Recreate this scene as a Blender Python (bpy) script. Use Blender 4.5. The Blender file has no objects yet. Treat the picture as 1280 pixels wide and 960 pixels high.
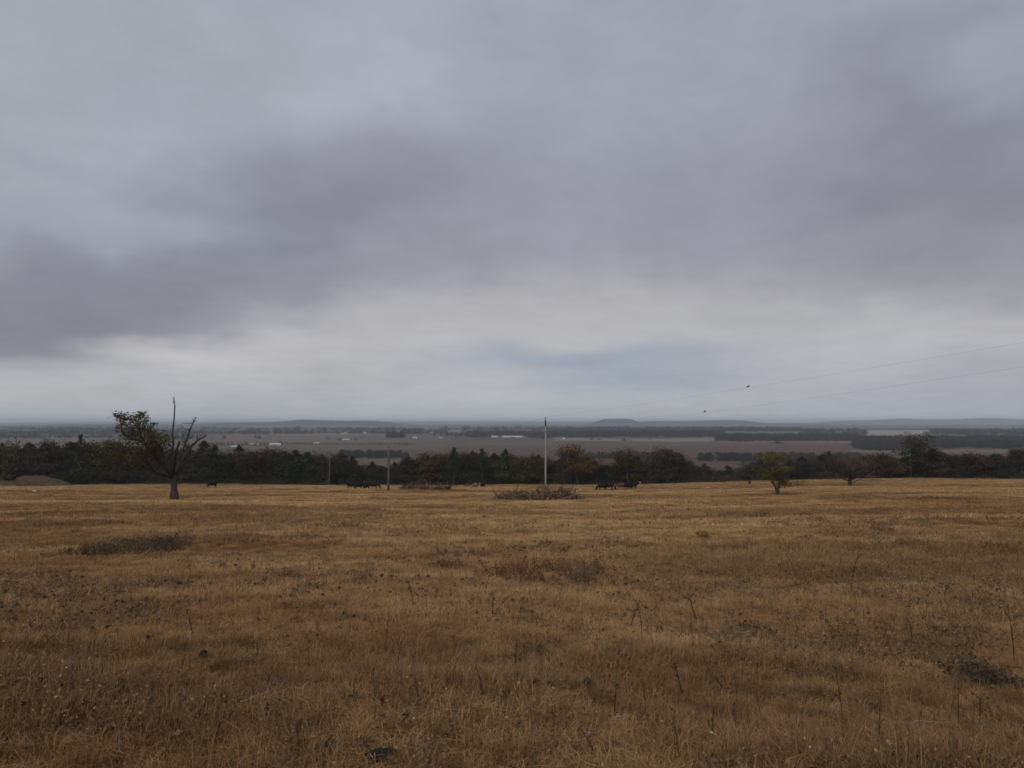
import bpy, math, random
import numpy as np
from mathutils import Vector, Matrix

random.seed(7)
RNG = np.random.default_rng(7)
sc = bpy.context.scene
ROOT = sc.collection
rad = math.radians

# ------------------------------------------------------------------ camera model (photo is 1280 x 960)
FPX, EYE, HORIZON = 995.0, 1.7, 526.0
PITCH = math.atan((HORIZON - 480) / FPX)
CP, SP = math.cos(PITCH), math.sin(PITCH)

def ray(px, py):
    u, v = (px - 640) / FPX, (480 - py) / FPX
    return np.array([u, CP - v * SP, SP + v * CP])

def at_depth(px, py, Y):
    d = ray(px, py)
    return Vector((d[0] / d[1] * Y, Y, EYE + d[2] / d[1] * Y))

def project(p):
    x, y, z = p[0], p[1], p[2] - EYE
    f = y * CP + z * SP
    v = -y * SP + z * CP
    return 640 + FPX * x / f, 480 - FPX * v / f

# ------------------------------------------------------------------ value noise
_T = np.random.default_rng(3).random((256, 256))
def vnoise(x, y, seed=0):
    x = np.asarray(x, float) + seed * 17.31; y = np.asarray(y, float) + seed * 9.77
    xi = np.floor(x).astype(int); yi = np.floor(y).astype(int)
    fx = x - xi; fy = y - yi
    fx = fx * fx * (3 - 2 * fx); fy = fy * fy * (3 - 2 * fy)
    a = _T[xi & 255, yi & 255]; b = _T[(xi + 1) & 255, yi & 255]
    c = _T[xi & 255, (yi + 1) & 255]; d = _T[(xi + 1) & 255, (yi + 1) & 255]
    return (a * (1 - fx) + b * fx) * (1 - fy) + (c * (1 - fx) + d * fx) * fy
def fbm(x, y, seed=0, o=4):
    s = 0; a = .5; t = 0
    for i in range(o):
        s = s + a * vnoise(np.asarray(x) * 2 ** i, np.asarray(y) * 2 ** i, seed + i * 3); t += a; a *= .5
    return s / t
def sstep(a, b, x):
    t = np.clip((np.asarray(x, float) - a) / (b - a), 0, 1)
    return t * t * (3 - 2 * t)

# ------------------------------------------------------------------ terrain height
YE, VALLEY = 240.0, EYE - 45.0
HILLS = []   # (x0, halfwidth x, y0, halfwidth y, height, power)
def hill(pxc, pxw, Y, wy, toprow, power):
    HILLS.append(((pxc - 640) / FPX * Y, pxw / FPX * Y, Y, wy, 45 + (HORIZON - toprow) / FPX * Y, power))
hill(770, 25, 8800, 500, 523.4, 3)
hill(868, 74, 9300, 700, 526.2, 5)
hill(985, 110, 9700, 900, 529.2, 4)
hill(690, 75, 9100, 700, 531.0, 3)
hill(425, 66, 7600, 800, 526.2, 3)
hill(330, 70, 7900, 800, 528.2, 3)
hill(520, 75, 8200, 700, 531.0, 3)
hill(370, 75, 5200, 500, 535.2, 3)
hill(120, 62, 6200, 700, 530.4, 3)
hill(30, 60, 6900, 800, 534.5, 2)
hill(1090, 60, 14000, 900, 525.6, 3)
hill(1180, 75, 14500, 900, 524.8, 3)
hill(1330, 110, 14200, 1000, 525.5, 3)
hill(220, 190, 15500, 1200, 527.0, 3)
hill(620, 190, 16500, 1200, 526.6, 3)
hill(245, 90, 5400, 420, 534.4, 2)
hill(500, 70, 5600, 420, 534.6, 2)
hill(610, 80, 6300, 500, 532.6, 2)
hill(20, 70, 5000, 420, 536.0, 2)
hill(1000, 110, 6400, 500, 533.6, 2)
hill(1260, 60, 7200, 700, 531.5, 3)

def H(x, y):
    x = np.asarray(x, float); y = np.asarray(y, float)
    Y = np.maximum(y, .55 * np.abs(x))
    u = x / np.maximum(Y, 25.)
    s = .0738 - .0080 * sstep(.10, .50, u)
    f = -s * np.minimum(Y, YE)
    t = np.clip((Y - YE) / 470., 0, 1)
    z = f + (VALLEY - f) * (t * (2 - t))
    z = np.where(y < 0, z - .35 * s * np.maximum(-np.minimum(y, 0), 0) * 0 + .012 * np.minimum(-np.minimum(y, 0), 200) * np.exp(-np.abs(x) / 300), z)
    near = 1 - sstep(230, 330, Y)
    z = z + near * ((fbm(x / 2.2, y / 1.8, 1, 3) - .5) * .16 + (fbm(x / 14, y / 7, 4, 2) - .5) * .42 * sstep(4, 16, Y)
                    + (vnoise(x / 60, y / 22, 8) - .5) * .9 * sstep(20, 60, Y))
    # old terrace swale across the pasture
    z = z - near * .30 * np.exp(-((Y - 70 - 5 * np.sin(x / 21.)) / 2.6) ** 2)
    far = sstep(600, 900, Y)
    z = z + far * (fbm(x / 900, y / 700, 11, 3) - .5) * 5
    for x0, wx, y0, wy, h, p in HILLS:
        tx = np.abs((x - x0) / wx)
        z = z + h / (1 + tx ** (2 * p)) * np.exp(-((y - y0) / wy) ** 2) * (1 + .05 * (vnoise(x / 260, y / 260, 21) - .5))
    return z
def Hs(x, y): return float(H(np.array([x]), np.array([y]))[0])

_YY = np.concatenate([np.linspace(2, 60, 2400), np.linspace(60.05, 400, 3400), np.linspace(401, 6000, 5600)])
def hit(px, py, maxY=None):
    d = ray(px, py)
    xs = d[0] / d[1] * _YY; zs = EYE + d[2] / d[1] * _YY
    below = np.nonzero(zs <= H(xs, _YY))[0]
    i = below[0] if len(below) else len(_YY) - 1
    Y = _YY[i]
    if maxY: Y = min(Y, maxY)
    x = d[0] / d[1] * Y
    return Vector((x, Y, Hs(x, Y)))
def on_ground(px, Y):
    x = (px - 640) / FPX * Y / CP
    return Vector((x, Y, Hs(x, Y)))

# ------------------------------------------------------------------ tagging and mesh helpers
def tag(o, label=None, cat=None, group=None, kind=None):
    if label: o['label'] = label
    if cat: o['category'] = cat
    if group: o['group'] = group
    if kind: o['kind'] = kind
    return o
def empty(name, loc=(0, 0, 0), rz=0, scale=(1, 1, 1)):
    o = bpy.data.objects.new(name, None); ROOT.objects.link(o)
    o.location = loc; o.rotation_euler = (0, 0, rz); o.scale = scale
    o.empty_display_size = .2
    return o
def link(name, me, mat=None, parent=None, loc=None, rz=0):
    o = bpy.data.objects.new(name, me); ROOT.objects.link(o)
    if mat is not None and not me.materials:
        for m in (mat if isinstance(mat, (list, tuple)) else [mat]): me.materials.append(m)
    if parent: o.parent = parent
    if loc is not None: o.location = loc
    if rz: o.rotation_euler = (0, 0, rz)
    return o
def copy_tree(o, parent=None):
    c = o.copy(); ROOT.objects.link(c)
    if parent: c.parent = parent
    for ch in list(o.children): copy_tree(ch, c)
    return c

class MB:
    def __init__(s): s.v = []; s.f = []; s.shade = []; s.mi = []
    def add(s, vs, fs, shade=1.0, mi=0):
        b = len(s.v); s.v.extend(vs)
        s.f.extend(tuple(i + b for i in f) for f in fs)
        s.shade.extend([shade] * len(vs)); s.mi.extend([mi] * len(fs))
    def tube(s, pts, radii, sides=6, shade=1.0, cap=True, wob=0, mi=0):
        pts = [Vector(p) for p in pts]; n = len(pts); vs = []; fs = []
        for i, p in enumerate(pts):
            t = (pts[min(i + 1, n - 1)] - pts[max(i - 1, 0)])
            t = t.normalized() if t.length > 1e-9 else Vector((0, 0, 1))
            a = t.cross(Vector((1, .3, .1)) if abs(t.x) < .8 else Vector((.1, 1, .3))).normalized(); b = t.cross(a)
            for k in range(sides):
                an = 2 * math.pi * k / sides
                r = radii[i] * (1 + (random.uniform(-wob, wob) if wob else 0))
                vs.append(tuple(p + (a * math.cos(an) + b * math.sin(an)) * r))
        for i in range(n - 1):
            for k in range(sides):
                k2 = (k + 1) % sides
                fs.append((i * sides + k, i * sides + k2, (i + 1) * sides + k2, (i + 1) * sides + k))
        if cap:
            fs.append(tuple(range(sides))[::-1]); fs.append(tuple((n - 1) * sides + k for k in range(sides)))
        s.add(vs, fs, shade, mi)
    def leaf(s, p, size, shade=1.0, droop=None, asp=.6):
        n = Vector((random.gauss(0, 1), random.gauss(0, 1), random.gauss(0, 1)))
        n = n.normalized()
        a = n.orthogonal().normalized()
        a = Matrix.Rotation(random.uniform(0, 6.28), 3, n) @ a; b = n.cross(a)
        p = Vector(p); l = size * random.uniform(.7, 1.3); w = l * asp * random.uniform(.7, 1.3)
        k = random.uniform(-.15, .15) * l
        s.add([tuple(p - a * l * .5), tuple(p + b * w * .5 + n * k), tuple(p + a * l * .5), tuple(p - b * w * .5 + n * k)], [(0, 1, 2, 3)], shade)
    def box(s, x0, x1, y0, y1, z0, z1, shade=1.0, mi=0):
        vs = [(x, y, z) for z in (z0, z1) for y in (y0, y1) for x in (x0, x1)]
        s.add(vs, [(0, 2, 3, 1), (4, 5, 7, 6), (0, 1, 5, 4), (2, 6, 7, 3), (0, 4, 6, 2), (1, 3, 7, 5)], shade, mi)
    def mesh(s, name, smooth=False):
        me = bpy.data.meshes.new(name); me.from_pydata([tuple(v) for v in s.v], [], s.f)
        at = me.attributes.new('shade', 'FLOAT', 'POINT'); at.data.foreach_set('value', np.array(s.shade, np.float32))
        if any(s.mi): me.polygons.foreach_set('material_index', s.mi)
        if smooth: me.polygons.foreach_set('use_smooth', [True] * len(me.polygons))
        me.update(); return me

# ------------------------------------------------------------------ materials
def new_mat(name):
    m = bpy.data.materials.new(name); m.use_nodes = True
    nt = m.node_tree; b = nt.nodes['Principled BSDF']
    b.inputs['Roughness'].default_value = .9
    b.inputs['Specular IOR Level'].default_value = .15
    return m, nt, b
def N(nt, t, **kw):
    n = nt.nodes.new(t)
    for k, v in kw.items(): setattr(n, k, v)
    return n
def math_(nt, op, a, b=None, c=None, clamp=False):
    n = N(nt, 'ShaderNodeMath', operation=op, use_clamp=clamp)
    for i, v in enumerate((a, b, c)):
        if v is None: continue
        if isinstance(v, (int, float)): n.inputs[i].default_value = v
        else: nt.links.new(v, n.inputs[i])
    return n.outputs[0]
def noise(nt, vec, scale, detail=3, rough=.55):
    n = N(nt, 'ShaderNodeTexNoise'); n.inputs['Scale'].default_value = scale
    n.inputs['Detail'].default_value = detail; n.inputs['Roughness'].default_value = rough
    nt.links.new(vec, n.inputs['Vector']); return n.outputs['Fac']
def ramp(nt, fac, stops, interp='LINEAR'):
    r = N(nt, 'ShaderNodeValToRGB'); r.color_ramp.interpolation = interp
    e = r.color_ramp.elements
    while len(e) > 1: e.remove(e[-1])
    e[0].position = stops[0][0]; e[0].color = (*stops[0][1], 1)
    for p, c in stops[1:]:
        x = e.new(p); x.color = (*c, 1)
    nt.links.new(fac, r.inputs[0]); return r.outputs[0]
def mixc(nt, fac, a, b, mode='MIX'):
    n = N(nt, 'ShaderNodeMix', data_type='RGBA', blend_type=mode)
    for sock, v in ((n.inputs[0], fac), (n.inputs[6], a), (n.inputs[7], b)):
        if isinstance(v, (int, float)): sock.default_value = v
        elif isinstance(v, tuple): sock.default_value = (*v, 1)
        else: nt.links.new(v, sock)
    return n.outputs[2]
def mapping(nt, vec, scale=(1, 1, 1), loc=(0, 0, 0), rot=(0, 0, 0), typ='POINT'):
    m = N(nt, 'ShaderNodeMapping', vector_type=typ)
    m.inputs['Location'].default_value = loc; m.inputs['Rotation'].default_value = rot; m.inputs['Scale'].default_value = scale
    nt.links.new(vec, m.inputs['Vector']); return m.outputs[0]
def attr(nt, name, typ='GEOMETRY'):
    a = N(nt, 'ShaderNodeAttribute', attribute_name=name, attribute_type=typ); return a

def field_colour(nt):
    """colour of the dry pasture, by place"""
    pos = N(nt, 'ShaderNodeNewGeometry').outputs['Position']
    st = mapping(nt, pos, (.55, 1, 0))
    a = noise(nt, st, .055, 2); b = noise(nt, st, .33, 3, .6); c = noise(nt, pos, 2.3, 2, .6)
    v = math_(nt, 'ADD', math_(nt, 'MULTIPLY', a, .5), math_(nt, 'ADD', math_(nt, 'MULTIPLY', b, .38), math_(nt, 'MULTIPLY', c, .22)))
    col = ramp(nt, v, GRASS_STOPS)
    # foreground darkening (vignette, shade between blades) painted as a red-brown tint near the camera
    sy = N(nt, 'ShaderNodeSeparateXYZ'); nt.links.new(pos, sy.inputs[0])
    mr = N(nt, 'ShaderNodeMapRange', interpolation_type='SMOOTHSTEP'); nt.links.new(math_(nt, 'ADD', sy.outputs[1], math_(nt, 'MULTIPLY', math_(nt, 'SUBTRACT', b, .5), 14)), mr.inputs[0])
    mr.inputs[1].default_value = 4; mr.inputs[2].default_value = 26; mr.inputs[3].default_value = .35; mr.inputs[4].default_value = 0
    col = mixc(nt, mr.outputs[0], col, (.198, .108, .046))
    return col, pos
GRASS_STOPS = [(.36, (.150, .068, .028)), (.45, (.215, .112, .043)), (.53, (.310, .183, .075)), (.62, (.370, .236, .102)), (.72, (.230, .155, .080))]

def mat_grass(name, mul, desat=0.0, tip=None):
    m, nt, b = new_mat(name)
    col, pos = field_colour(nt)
    col = mixc(nt, desat, col, (.19, .15, .115))
    sh = attr(nt, 'shade').outputs['Fac']; ti = attr(nt, 'tint', 'INSTANCER').outputs['Fac']
    k = math_(nt, 'MULTIPLY', math_(nt, 'MULTIPLY', sh, ti), mul)
    n = N(nt, 'ShaderNodeVectorMath', operation='SCALE'); nt.links.new(col, n.inputs[0]); nt.links.new(k, n.inputs['Scale'])
    nt.links.new(n.outputs[0], b.inputs['Base Color'])
    return m
def mat_plain(name, c1, c2, scale=3.0, rough=.9, stretch=(1, 1, 1), spec=.15, shade=False):
    m, nt, b = new_mat(name)
    tc = N(nt, 'ShaderNodeTexCoord').outputs['Object']
    f = noise(nt, mapping(nt, tc, stretch), scale, 4, .6)
    col = ramp(nt, f, [(.32, c1), (.68, c2)])
    if shade:
        n = N(nt, 'ShaderNodeVectorMath', operation='SCALE'); nt.links.new(col, n.inputs[0]); nt.links.new(attr(nt, 'shade').outputs['Fac'], n.inputs['Scale'])
        col = n.outputs[0]
    nt.links.new(col, b.inputs['Base Color']); b.inputs['Roughness'].default_value = rough
    b.inputs['Specular IOR Level'].default_value = spec
    return m
def mat_leaf(name, c1, c2, scale=.6):
    """leaves: hue differs from leaf to leaf, from clump to clump and from tree to tree"""
    m, nt, b = new_mat(name)
    tc = N(nt, 'ShaderNodeTexCoord').outputs['Object']
    oi = N(nt, 'ShaderNodeObjectInfo').outputs['Random']
    f = math_(nt, 'ADD', noise(nt, tc, scale, 3, .6), math_(nt, 'MULTIPLY', math_(nt, 'SUBTRACT', oi, .5), .25))
    col = ramp(nt, f, [(.3, c1), (.7, c2)])
    n = N(nt, 'ShaderNodeVectorMath', operation='SCALE'); nt.links.new(col, n.inputs[0]); nt.links.new(attr(nt, 'shade').outputs['Fac'], n.inputs['Scale'])
    nt.links.new(n.outputs[0], b.inputs['Base Color']); return m

M = {}
M['bark'] = mat_plain('bark', (.040, .032, .028), (.095, .080, .070), 4, .95, (3, 3, .6))
M['dead_bark'] = mat_plain('dead_bark', (.030, .025, .022), (.092, .078, .068), 3, .95, (3, 3, .5))
M['dark_limb'] = mat_plain('dark_limb', (.022, .018, .016), (.050, .041, .036), 3, .95, (3, 3, .6))
M['twig'] = mat_plain('twig_bark', (.042, .034, .031), (.085, .068, .060), 2, .95)
M['cedar'] = mat_leaf('cedar_leaf', (.024, .032, .019), (.060, .064, .036))
M['oak'] = mat_leaf('oak_leaf', (.044, .035, .019), (.098, .078, .038))
M['bare'] = mat_leaf('withered_leaf', (.042, .034, .028), (.090, .070, .056))
M['russet'] = mat_leaf('russet_leaf', (.052, .030, .018), (.100, .052, .027))
M['red'] = mat_leaf('dark_red_leaf', (.042, .024, .019), (.088, .046, .034))
M['orange'] = mat_leaf('orange_leaf', (.066, .036, .014), (.150, .074, .021))
M['olive'] = mat_leaf('olive_leaf', (.058, .048, .018), (.115, .092, .028))
M['green'] = mat_leaf('green_leaf', (.060, .066, .016), (.120, .125, .026))
M['yellow'] = mat_leaf('yellow_leaf', (.080, .070, .020), (.160, .132, .034))
M['living_oak'] = mat_leaf('olive_brown_leaf', (.046, .038, .020), (.115, .095, .044))
M['mauve'] = mat_leaf('mauve_brown_leaf', (.095, .066, .052), (.175, .125, .098))
M['brush'] = mat_plain('dead_brush', (.088, .056, .035), (.205, .138, .090), 1.2, .95, shade=True)
M['weed'] = mat_plain('dry_weed', (.032, .021, .014), (.075, .050, .032), 3, .95, shade=True)
M['dark_weed'] = mat_plain('dark_weed', (.082, .056, .034), (.170, .118, .072), 1.3, .95, shade=True)
M['red_weed'] = mat_plain('red_weed', (.130, .064, .034), (.270, .150, .080), 1.5, .95, shade=True)
M['pale_weed'] = mat_plain('pale_weed', (.160, .108, .062), (.285, .200, .122), 2, .95, shade=True)
M['pale_stick'] = mat_plain('weathered_stick', (.200, .165, .125), (.380, .320, .250), 9, .85, (1, 6, 6))
M['dung'] = mat_plain('dung', (.012, .010, .009), (.032, .026, .021), 14, .8)
M['rock'] = mat_plain('pale_rock', (.340, .310, .270), (.560, .530, .480), 2, .9)
M['earth'] = mat_plain('mound_earth', (.060, .038, .025), (.120, .080, .052), .8, .95)
M['pole'] = mat_plain('weathered_pole', (.250, .232, .220), (.400, .375, .360), 3, .85, (4, 4, .4))
M['pole_dark'] = mat_plain('dark_pole', (.085, .078, .072), (.150, .138, .128), 3, .85, (4, 4, .4))
M['black_metal'] = mat_plain('black_metal', (.018, .018, .020), (.035, .035, .038), 4, .6)
M['wire'] = mat_plain('wire', (.05, .05, .055), (.08, .08, .085), 2, .6)
M['black_hide'] = mat_plain('black_hide', (.010, .008, .008), (.024, .020, .018), 3, .8)
M['brown_hide'] = mat_plain('brown_hide', (.075, .035, .018), (.130, .065, .034), 3, .8)
M['tan_hide'] = mat_plain('tan_hide', (.150, .110, .070), (.230, .175, .120), 3, .8)
M['white_hide'] = mat_plain('white_hide', (.300, .270, .230), (.420, .390, .350), 3, .8)
M['bird'] = mat_plain('dark_feather', (.015, .014, .016), (.04, .038, .042), 8, .8)
M['white_sheet'] = mat_plain('white_metal_sheet', (.430, .440, .455), (.560, .570, .580), .05, .6)
M['grey_sheet'] = mat_plain('grey_metal_sheet', (.360, .370, .390), (.500, .510, .530), .05, .6)
M['cream_wall'] = mat_plain('cream_wall', (.450, .420, .380), (.580, .550, .500), .1, .9)
M['dark_roof'] = mat_plain('dark_roof', (.080, .075, .075), (.130, .125, .125), .1, .9)

# ------------------------------------------------------------------ scatter of uncountable stuff
def scatter(name, pts, rz, scl, tint, idx, protos, mat_host):
    """pts (n,3); protos: list of mesh objects kept out of the scene; one object of kind stuff"""
    coll = bpy.data.collections.new(name + '_sources')
    for p in protos: coll.objects.link(p)
    me = bpy.data.meshes.new(name)
    n = len(pts); me.vertices.add(n); me.vertices.foreach_set('co', np.asarray(pts, np.float32).ravel())
    def at(nm, t, field, arr):
        a = me.attributes.new(nm, t, 'POINT'); a.data.foreach_set(field, np.asarray(arr).ravel())
    rot = np.zeros((n, 3), np.float32); rot[:, 2] = rz
    if np.ndim(scl) == 1: scl = np.stack([scl] * 3, 1)
    at('rot', 'FLOAT_VECTOR', 'vector', rot); at('scl', 'FLOAT_VECTOR', 'vector', scl.astype(np.float32))
    at('tint', 'FLOAT', 'value', np.asarray(tint, np.float32)); at('pick', 'INT', 'value', np.asarray(idx, np.int32))
    o = bpy.data.objects.new(name, me); ROOT.objects.link(o); o['kind'] = 'stuff'
    ng = bpy.data.node_groups.new(name + '_scatter', 'GeometryNodeTree')
    ng.interface.new_socket('Geometry', in_out='INPUT', socket_type='NodeSocketGeometry')
    ng.interface.new_socket('Geometry', in_out='OUTPUT', socket_type='NodeSocketGeometry')
    gi = ng.nodes.new('NodeGroupInput'); go = ng.nodes.new('NodeGroupOutput')
    ci = ng.nodes.new('GeometryNodeCollectionInfo'); ci.inputs['Collection'].default_value = coll
    ci.inputs['Separate Children'].default_value = True; ci.inputs['Reset Children'].default_value = True
    ip = ng.nodes.new('GeometryNodeInstanceOnPoints'); ip.inputs['Pick Instance'].default_value = True
    def named(nm, t):
        a = ng.nodes.new('GeometryNodeInputNamedAttribute'); a.data_type = t; a.inputs['Name'].default_value = nm; return a.outputs['Attribute']
    e2r = ng.nodes.new('FunctionNodeEulerToRotation')
    L = ng.links.new
    L(gi.outputs[0], ip.inputs['Points']); L(ci.outputs[0], ip.inputs['Instance'])
    L(named('pick', 'INT'), ip.inputs['Instance Index'])
    L(named('rot', 'FLOAT_VECTOR'), e2r.inputs[0]); L(e2r.outputs[0], ip.inputs['Rotation'])
    L(named('scl', 'FLOAT_VECTOR'), ip.inputs['Scale']); L(ip.outputs[0], go.inputs[0])
    md = o.modifiers.new('scatter', 'NODES'); md.node_group = ng
    return o
def proto(name, me, mat):
    o = bpy.data.objects.new(name, me); me.materials.append(mat); return o

# ------------------------------------------------------------------ the ground sheet
def land_colour(x, y):
    Y = np.maximum(y, .55 * np.abs(x)); Ys = np.maximum(Y, 50)
    px = 640 + FPX * x / Ys; py = HORIZON + FPX * 45 / Ys
    n = x.size
    wob = (fbm(x / 160, y / 160, 31, 3) - .5)
    px = px + wob * 30; py = py + wob * 1.6 * (py - 526) / 20
    col = np.empty((n, 3)); col[:] = (.150, .112, .092)
    def rect(x0, x1, y0, y1, c):
        m = (px > x0) & (px < x1) & (py > y0) & (py < y1); col[m] = c
    rect(-900, 3000, 556, 700, (.135, .094, .078))
    rect(-900, 560, 552.5, 562, (.165, .138, .112))
    rect(-900, 560, 546, 552.5, (.200, .168, .128))
    rect(420, 560, 543, 550, (.185, .135, .110))
    rect(560, 900, 549.5, 557, (.150, .112, .095))
    rect(590, 690, 553, 556, (.185, .145, .120))
    rect(690, 905, 547.8, 551, (.300, .260, .205))
    rect(900, 1075, 551.3, 553.3, (.260, .215, .165))
    rect(900, 1400, 553.3, 566, (.150, .092, .080))
    rect(1060, 1500, 561.5, 564.5, (.200, .170, .130))
    rect(735, 905, 566, 580, (.155, .088, .072))
    rect(420, 520, 571, 592, (.185, .140, .105))
    # far country: woods and fields mottled
    farm = sstep(544, 540, py)
    f = fbm(x / 900, y / 420, 41, 4)
    far = np.where((f > .51)[:, None], np.array([.050, .050, .046]), np.array([.185, .160, .125]))
    g = fbm(x / 500, y / 300, 51, 3)
    far = np.where(((f < .42) & (g > .58))[:, None], np.array([.30, .27, .21]), far)
    hz = np.zeros(n)
    for x0, wx, y0, wy, h, p in HILLS:
        hz = np.maximum(hz, h / (1 + np.abs((x - x0) / wx) ** (2 * p)) * np.exp(-((y - y0) / wy) ** 2))
    hillm = sstep(4, 14, hz)
    far = far * (1 - hillm[:, None]) + np.array([.050, .052, .050]) * hillm[:, None]
    col = col * (1 - farm[:, None]) + far * farm[:, None]
    m = (px > 1085) & (px < 1160) & (py > 537.5) & (py < 543.5); col[m] = (.40, .37, .31)
    m = (px > 285) & (px < 480) & (py > 541) & (py < 545) & (g > .42); col[m] = (.27, .235, .18)
    # wooded slope below the pasture
    m = (Y > YE + 4) & (Y < 690); k = sstep(590, 690, Y)[m][:, None]
    col[m] = np.array([.060, .048, .038]) * (1 - k) + col[m] * k
    col *= (.72 + .30 * fbm(x / 40, y / 40, 61, 3))[:, None] * np.array([.80, .735, .63])
    pasture = 1 - sstep(YE - 3, YE + 5, Y + (fbm(x / 9, y / 9, 71, 2) - .5) * 8)
    return col, pasture

def build_ground():
    az = np.concatenate([np.arange(-180, -50, 3.), np.arange(-50, 50, .12), np.arange(50, 180, 3.)])
    az = np.radians(az); A = len(az)
    r = [0.6]
    while r[-1] < 25500: r.append(r[-1] * (1.03 if r[-1] < 180 or r[-1] > 320 else 1.008))
    r = np.array(r); R = len(r)
    X = r[:, None] * np.sin(az)[None]; Yv = r[:, None] * np.cos(az)[None]
    x = np.append(X.ravel(), 0); y = np.append(Yv.ravel(), 0)
    z = H(x, y)
    i = np.arange(R - 1)[:, None] * A; k = np.arange(A)[None]; k2 = (k + 1) % A
    q = np.stack([i + k, i + k2, i + A + k2, i + A + k], -1).reshape(-1, 4)[:, ::-1]
    t = np.stack([np.full(A, R * A), np.arange(A), (np.arange(A) + 1) % A], -1)[:, ::-1]
    me = bpy.data.meshes.new('ground')
    me.vertices.add(len(x)); me.vertices.foreach_set('co', np.stack([x, y, z], 1).astype(np.float32).ravel())
    nl = q.size + t.size; me.loops.add(nl); me.loops.foreach_set('vertex_index', np.concatenate([q.ravel(), t.ravel()]).astype(np.int32))
    me.polygons.add(len(q) + len(t))
    ls = np.concatenate([np.arange(len(q)) * 4, q.size + np.arange(len(t)) * 3])
    me.polygons.foreach_set('loop_start', ls.astype(np.int32))
    me.update(calc_edges=True); me.validate()
    me.polygons.foreach_set('use_smooth', np.ones(len(me.polygons), bool))
    col, pas = land_colour(x, y)
    a = me.attributes.new('land', 'FLOAT_COLOR', 'POINT'); a.data.foreach_set('color', np.concatenate([col, np.ones((len(x), 1))], 1).astype(np.float32).ravel())
    a = me.attributes.new('pasture', 'FLOAT', 'POINT'); a.data.foreach_set('value', pas.astype(np.float32))
    m, nt, b = new_mat('pasture_and_valley_ground')
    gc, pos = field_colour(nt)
    fine = noise(nt, pos, 9, 4, .7)
    gc = mixc(nt, .25, gc, (.10, .070, .042))
    gc = mixc(nt, math_(nt, 'MULTIPLY', noise(nt, pos, 38, 4, .75), 1.1, clamp=True), gc, (.075, .050, .030))
    c = mixc(nt, attr(nt, 'pasture').outputs['Fac'], attr(nt, 'land').outputs['Color'], gc)
    nt.links.new(c, b.inputs['Base Color'])
    bp = N(nt, 'ShaderNodeBump'); bp.inputs['Strength'].default_value = .5; bp.inputs['Distance'].default_value = .05
    nt.links.new(fine, bp.inputs['Height']); nt.links.new(bp.outputs[0], b.inputs['Normal'])
    tag(link('ground', me, m), kind='structure')
build_ground()

# ------------------------------------------------------------------ grass
def blade(mb, x, y, h, w, lean, az, shade, curl=1.0):
    dx, dy = math.cos(az), math.sin(az); px, py = -dy * w / 2, dx * w / 2
    l1, l2 = lean * .35, lean * curl
    vs = [(x - px, y - py, -.03), (x + px, y + py, -.03),
          (x + dx * l1 * h + px * .8, y + dy * l1 * h + py * .8, h * .55), (x + dx * l1 * h - px * .8, y + dy * l1 * h - py * .8, h * .55),
          (x + dx * l2 * h, y + dy * l2 * h, h * (1 - .28 * min(lean, 1.4)))]
    mb.add(vs, [(0, 1, 2, 3), (3, 2, 4)], shade)
def tuft(nb, rad_, h0, h1, w, lean, upright=False):
    mb = MB()
    for i in range(nb):
        a = random.uniform(0, 6.283); r = rad_ * math.sqrt(random.random())
        blade(mb, r * math.cos(a), r * math.sin(a), random.uniform(h0, h1), w * random.uniform(.7, 1.4),
              random.uniform(.2, lean), (a + random.gauss(0, .9)), random.uniform(.62, 1.35), random.uniform(.8, 1.3))
    return mb
def forb(n, h0, h1, w):
    """dead broad-leaved weeds: thin branching stems with crumpled leaves and pale seed heads"""
    mb = MB()
    for i in range(n):
        a = random.uniform(0, 6.28); r = .16 * math.sqrt(random.random()); h = random.uniform(h0, h1)
        p0 = Vector((r * math.cos(a), r * math.sin(a), -.02)); le = Vector((random.gauss(0, .22), random.gauss(0, .22), 1)) * h
        sh = random.uniform(.5, 1.1)
        mb.tube([p0, p0 + le * .5, p0 + le], [w, w * .8, w * .4], 3, sh, False)
        for j in range(random.randint(2, 5)):
            t = random.uniform(.4, .95); q = p0 + le * t
            d = Vector((random.gauss(0, 1), random.gauss(0, 1), .9)).normalized() * h * random.uniform(.12, .3)
            mb.tube([q, q + d], [w * .6, w * .35], 3, sh, False)
            if random.random() < .55: mb.leaf(q + d, .017, random.uniform(.8, 1.8), asp=.8)
        for j in range(4): mb.leaf(p0 + le * random.uniform(0, .7) + Vector((random.gauss(0, .02), random.gauss(0, .02), 0)), .05, random.uniform(.4, .9))
    return mb

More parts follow.
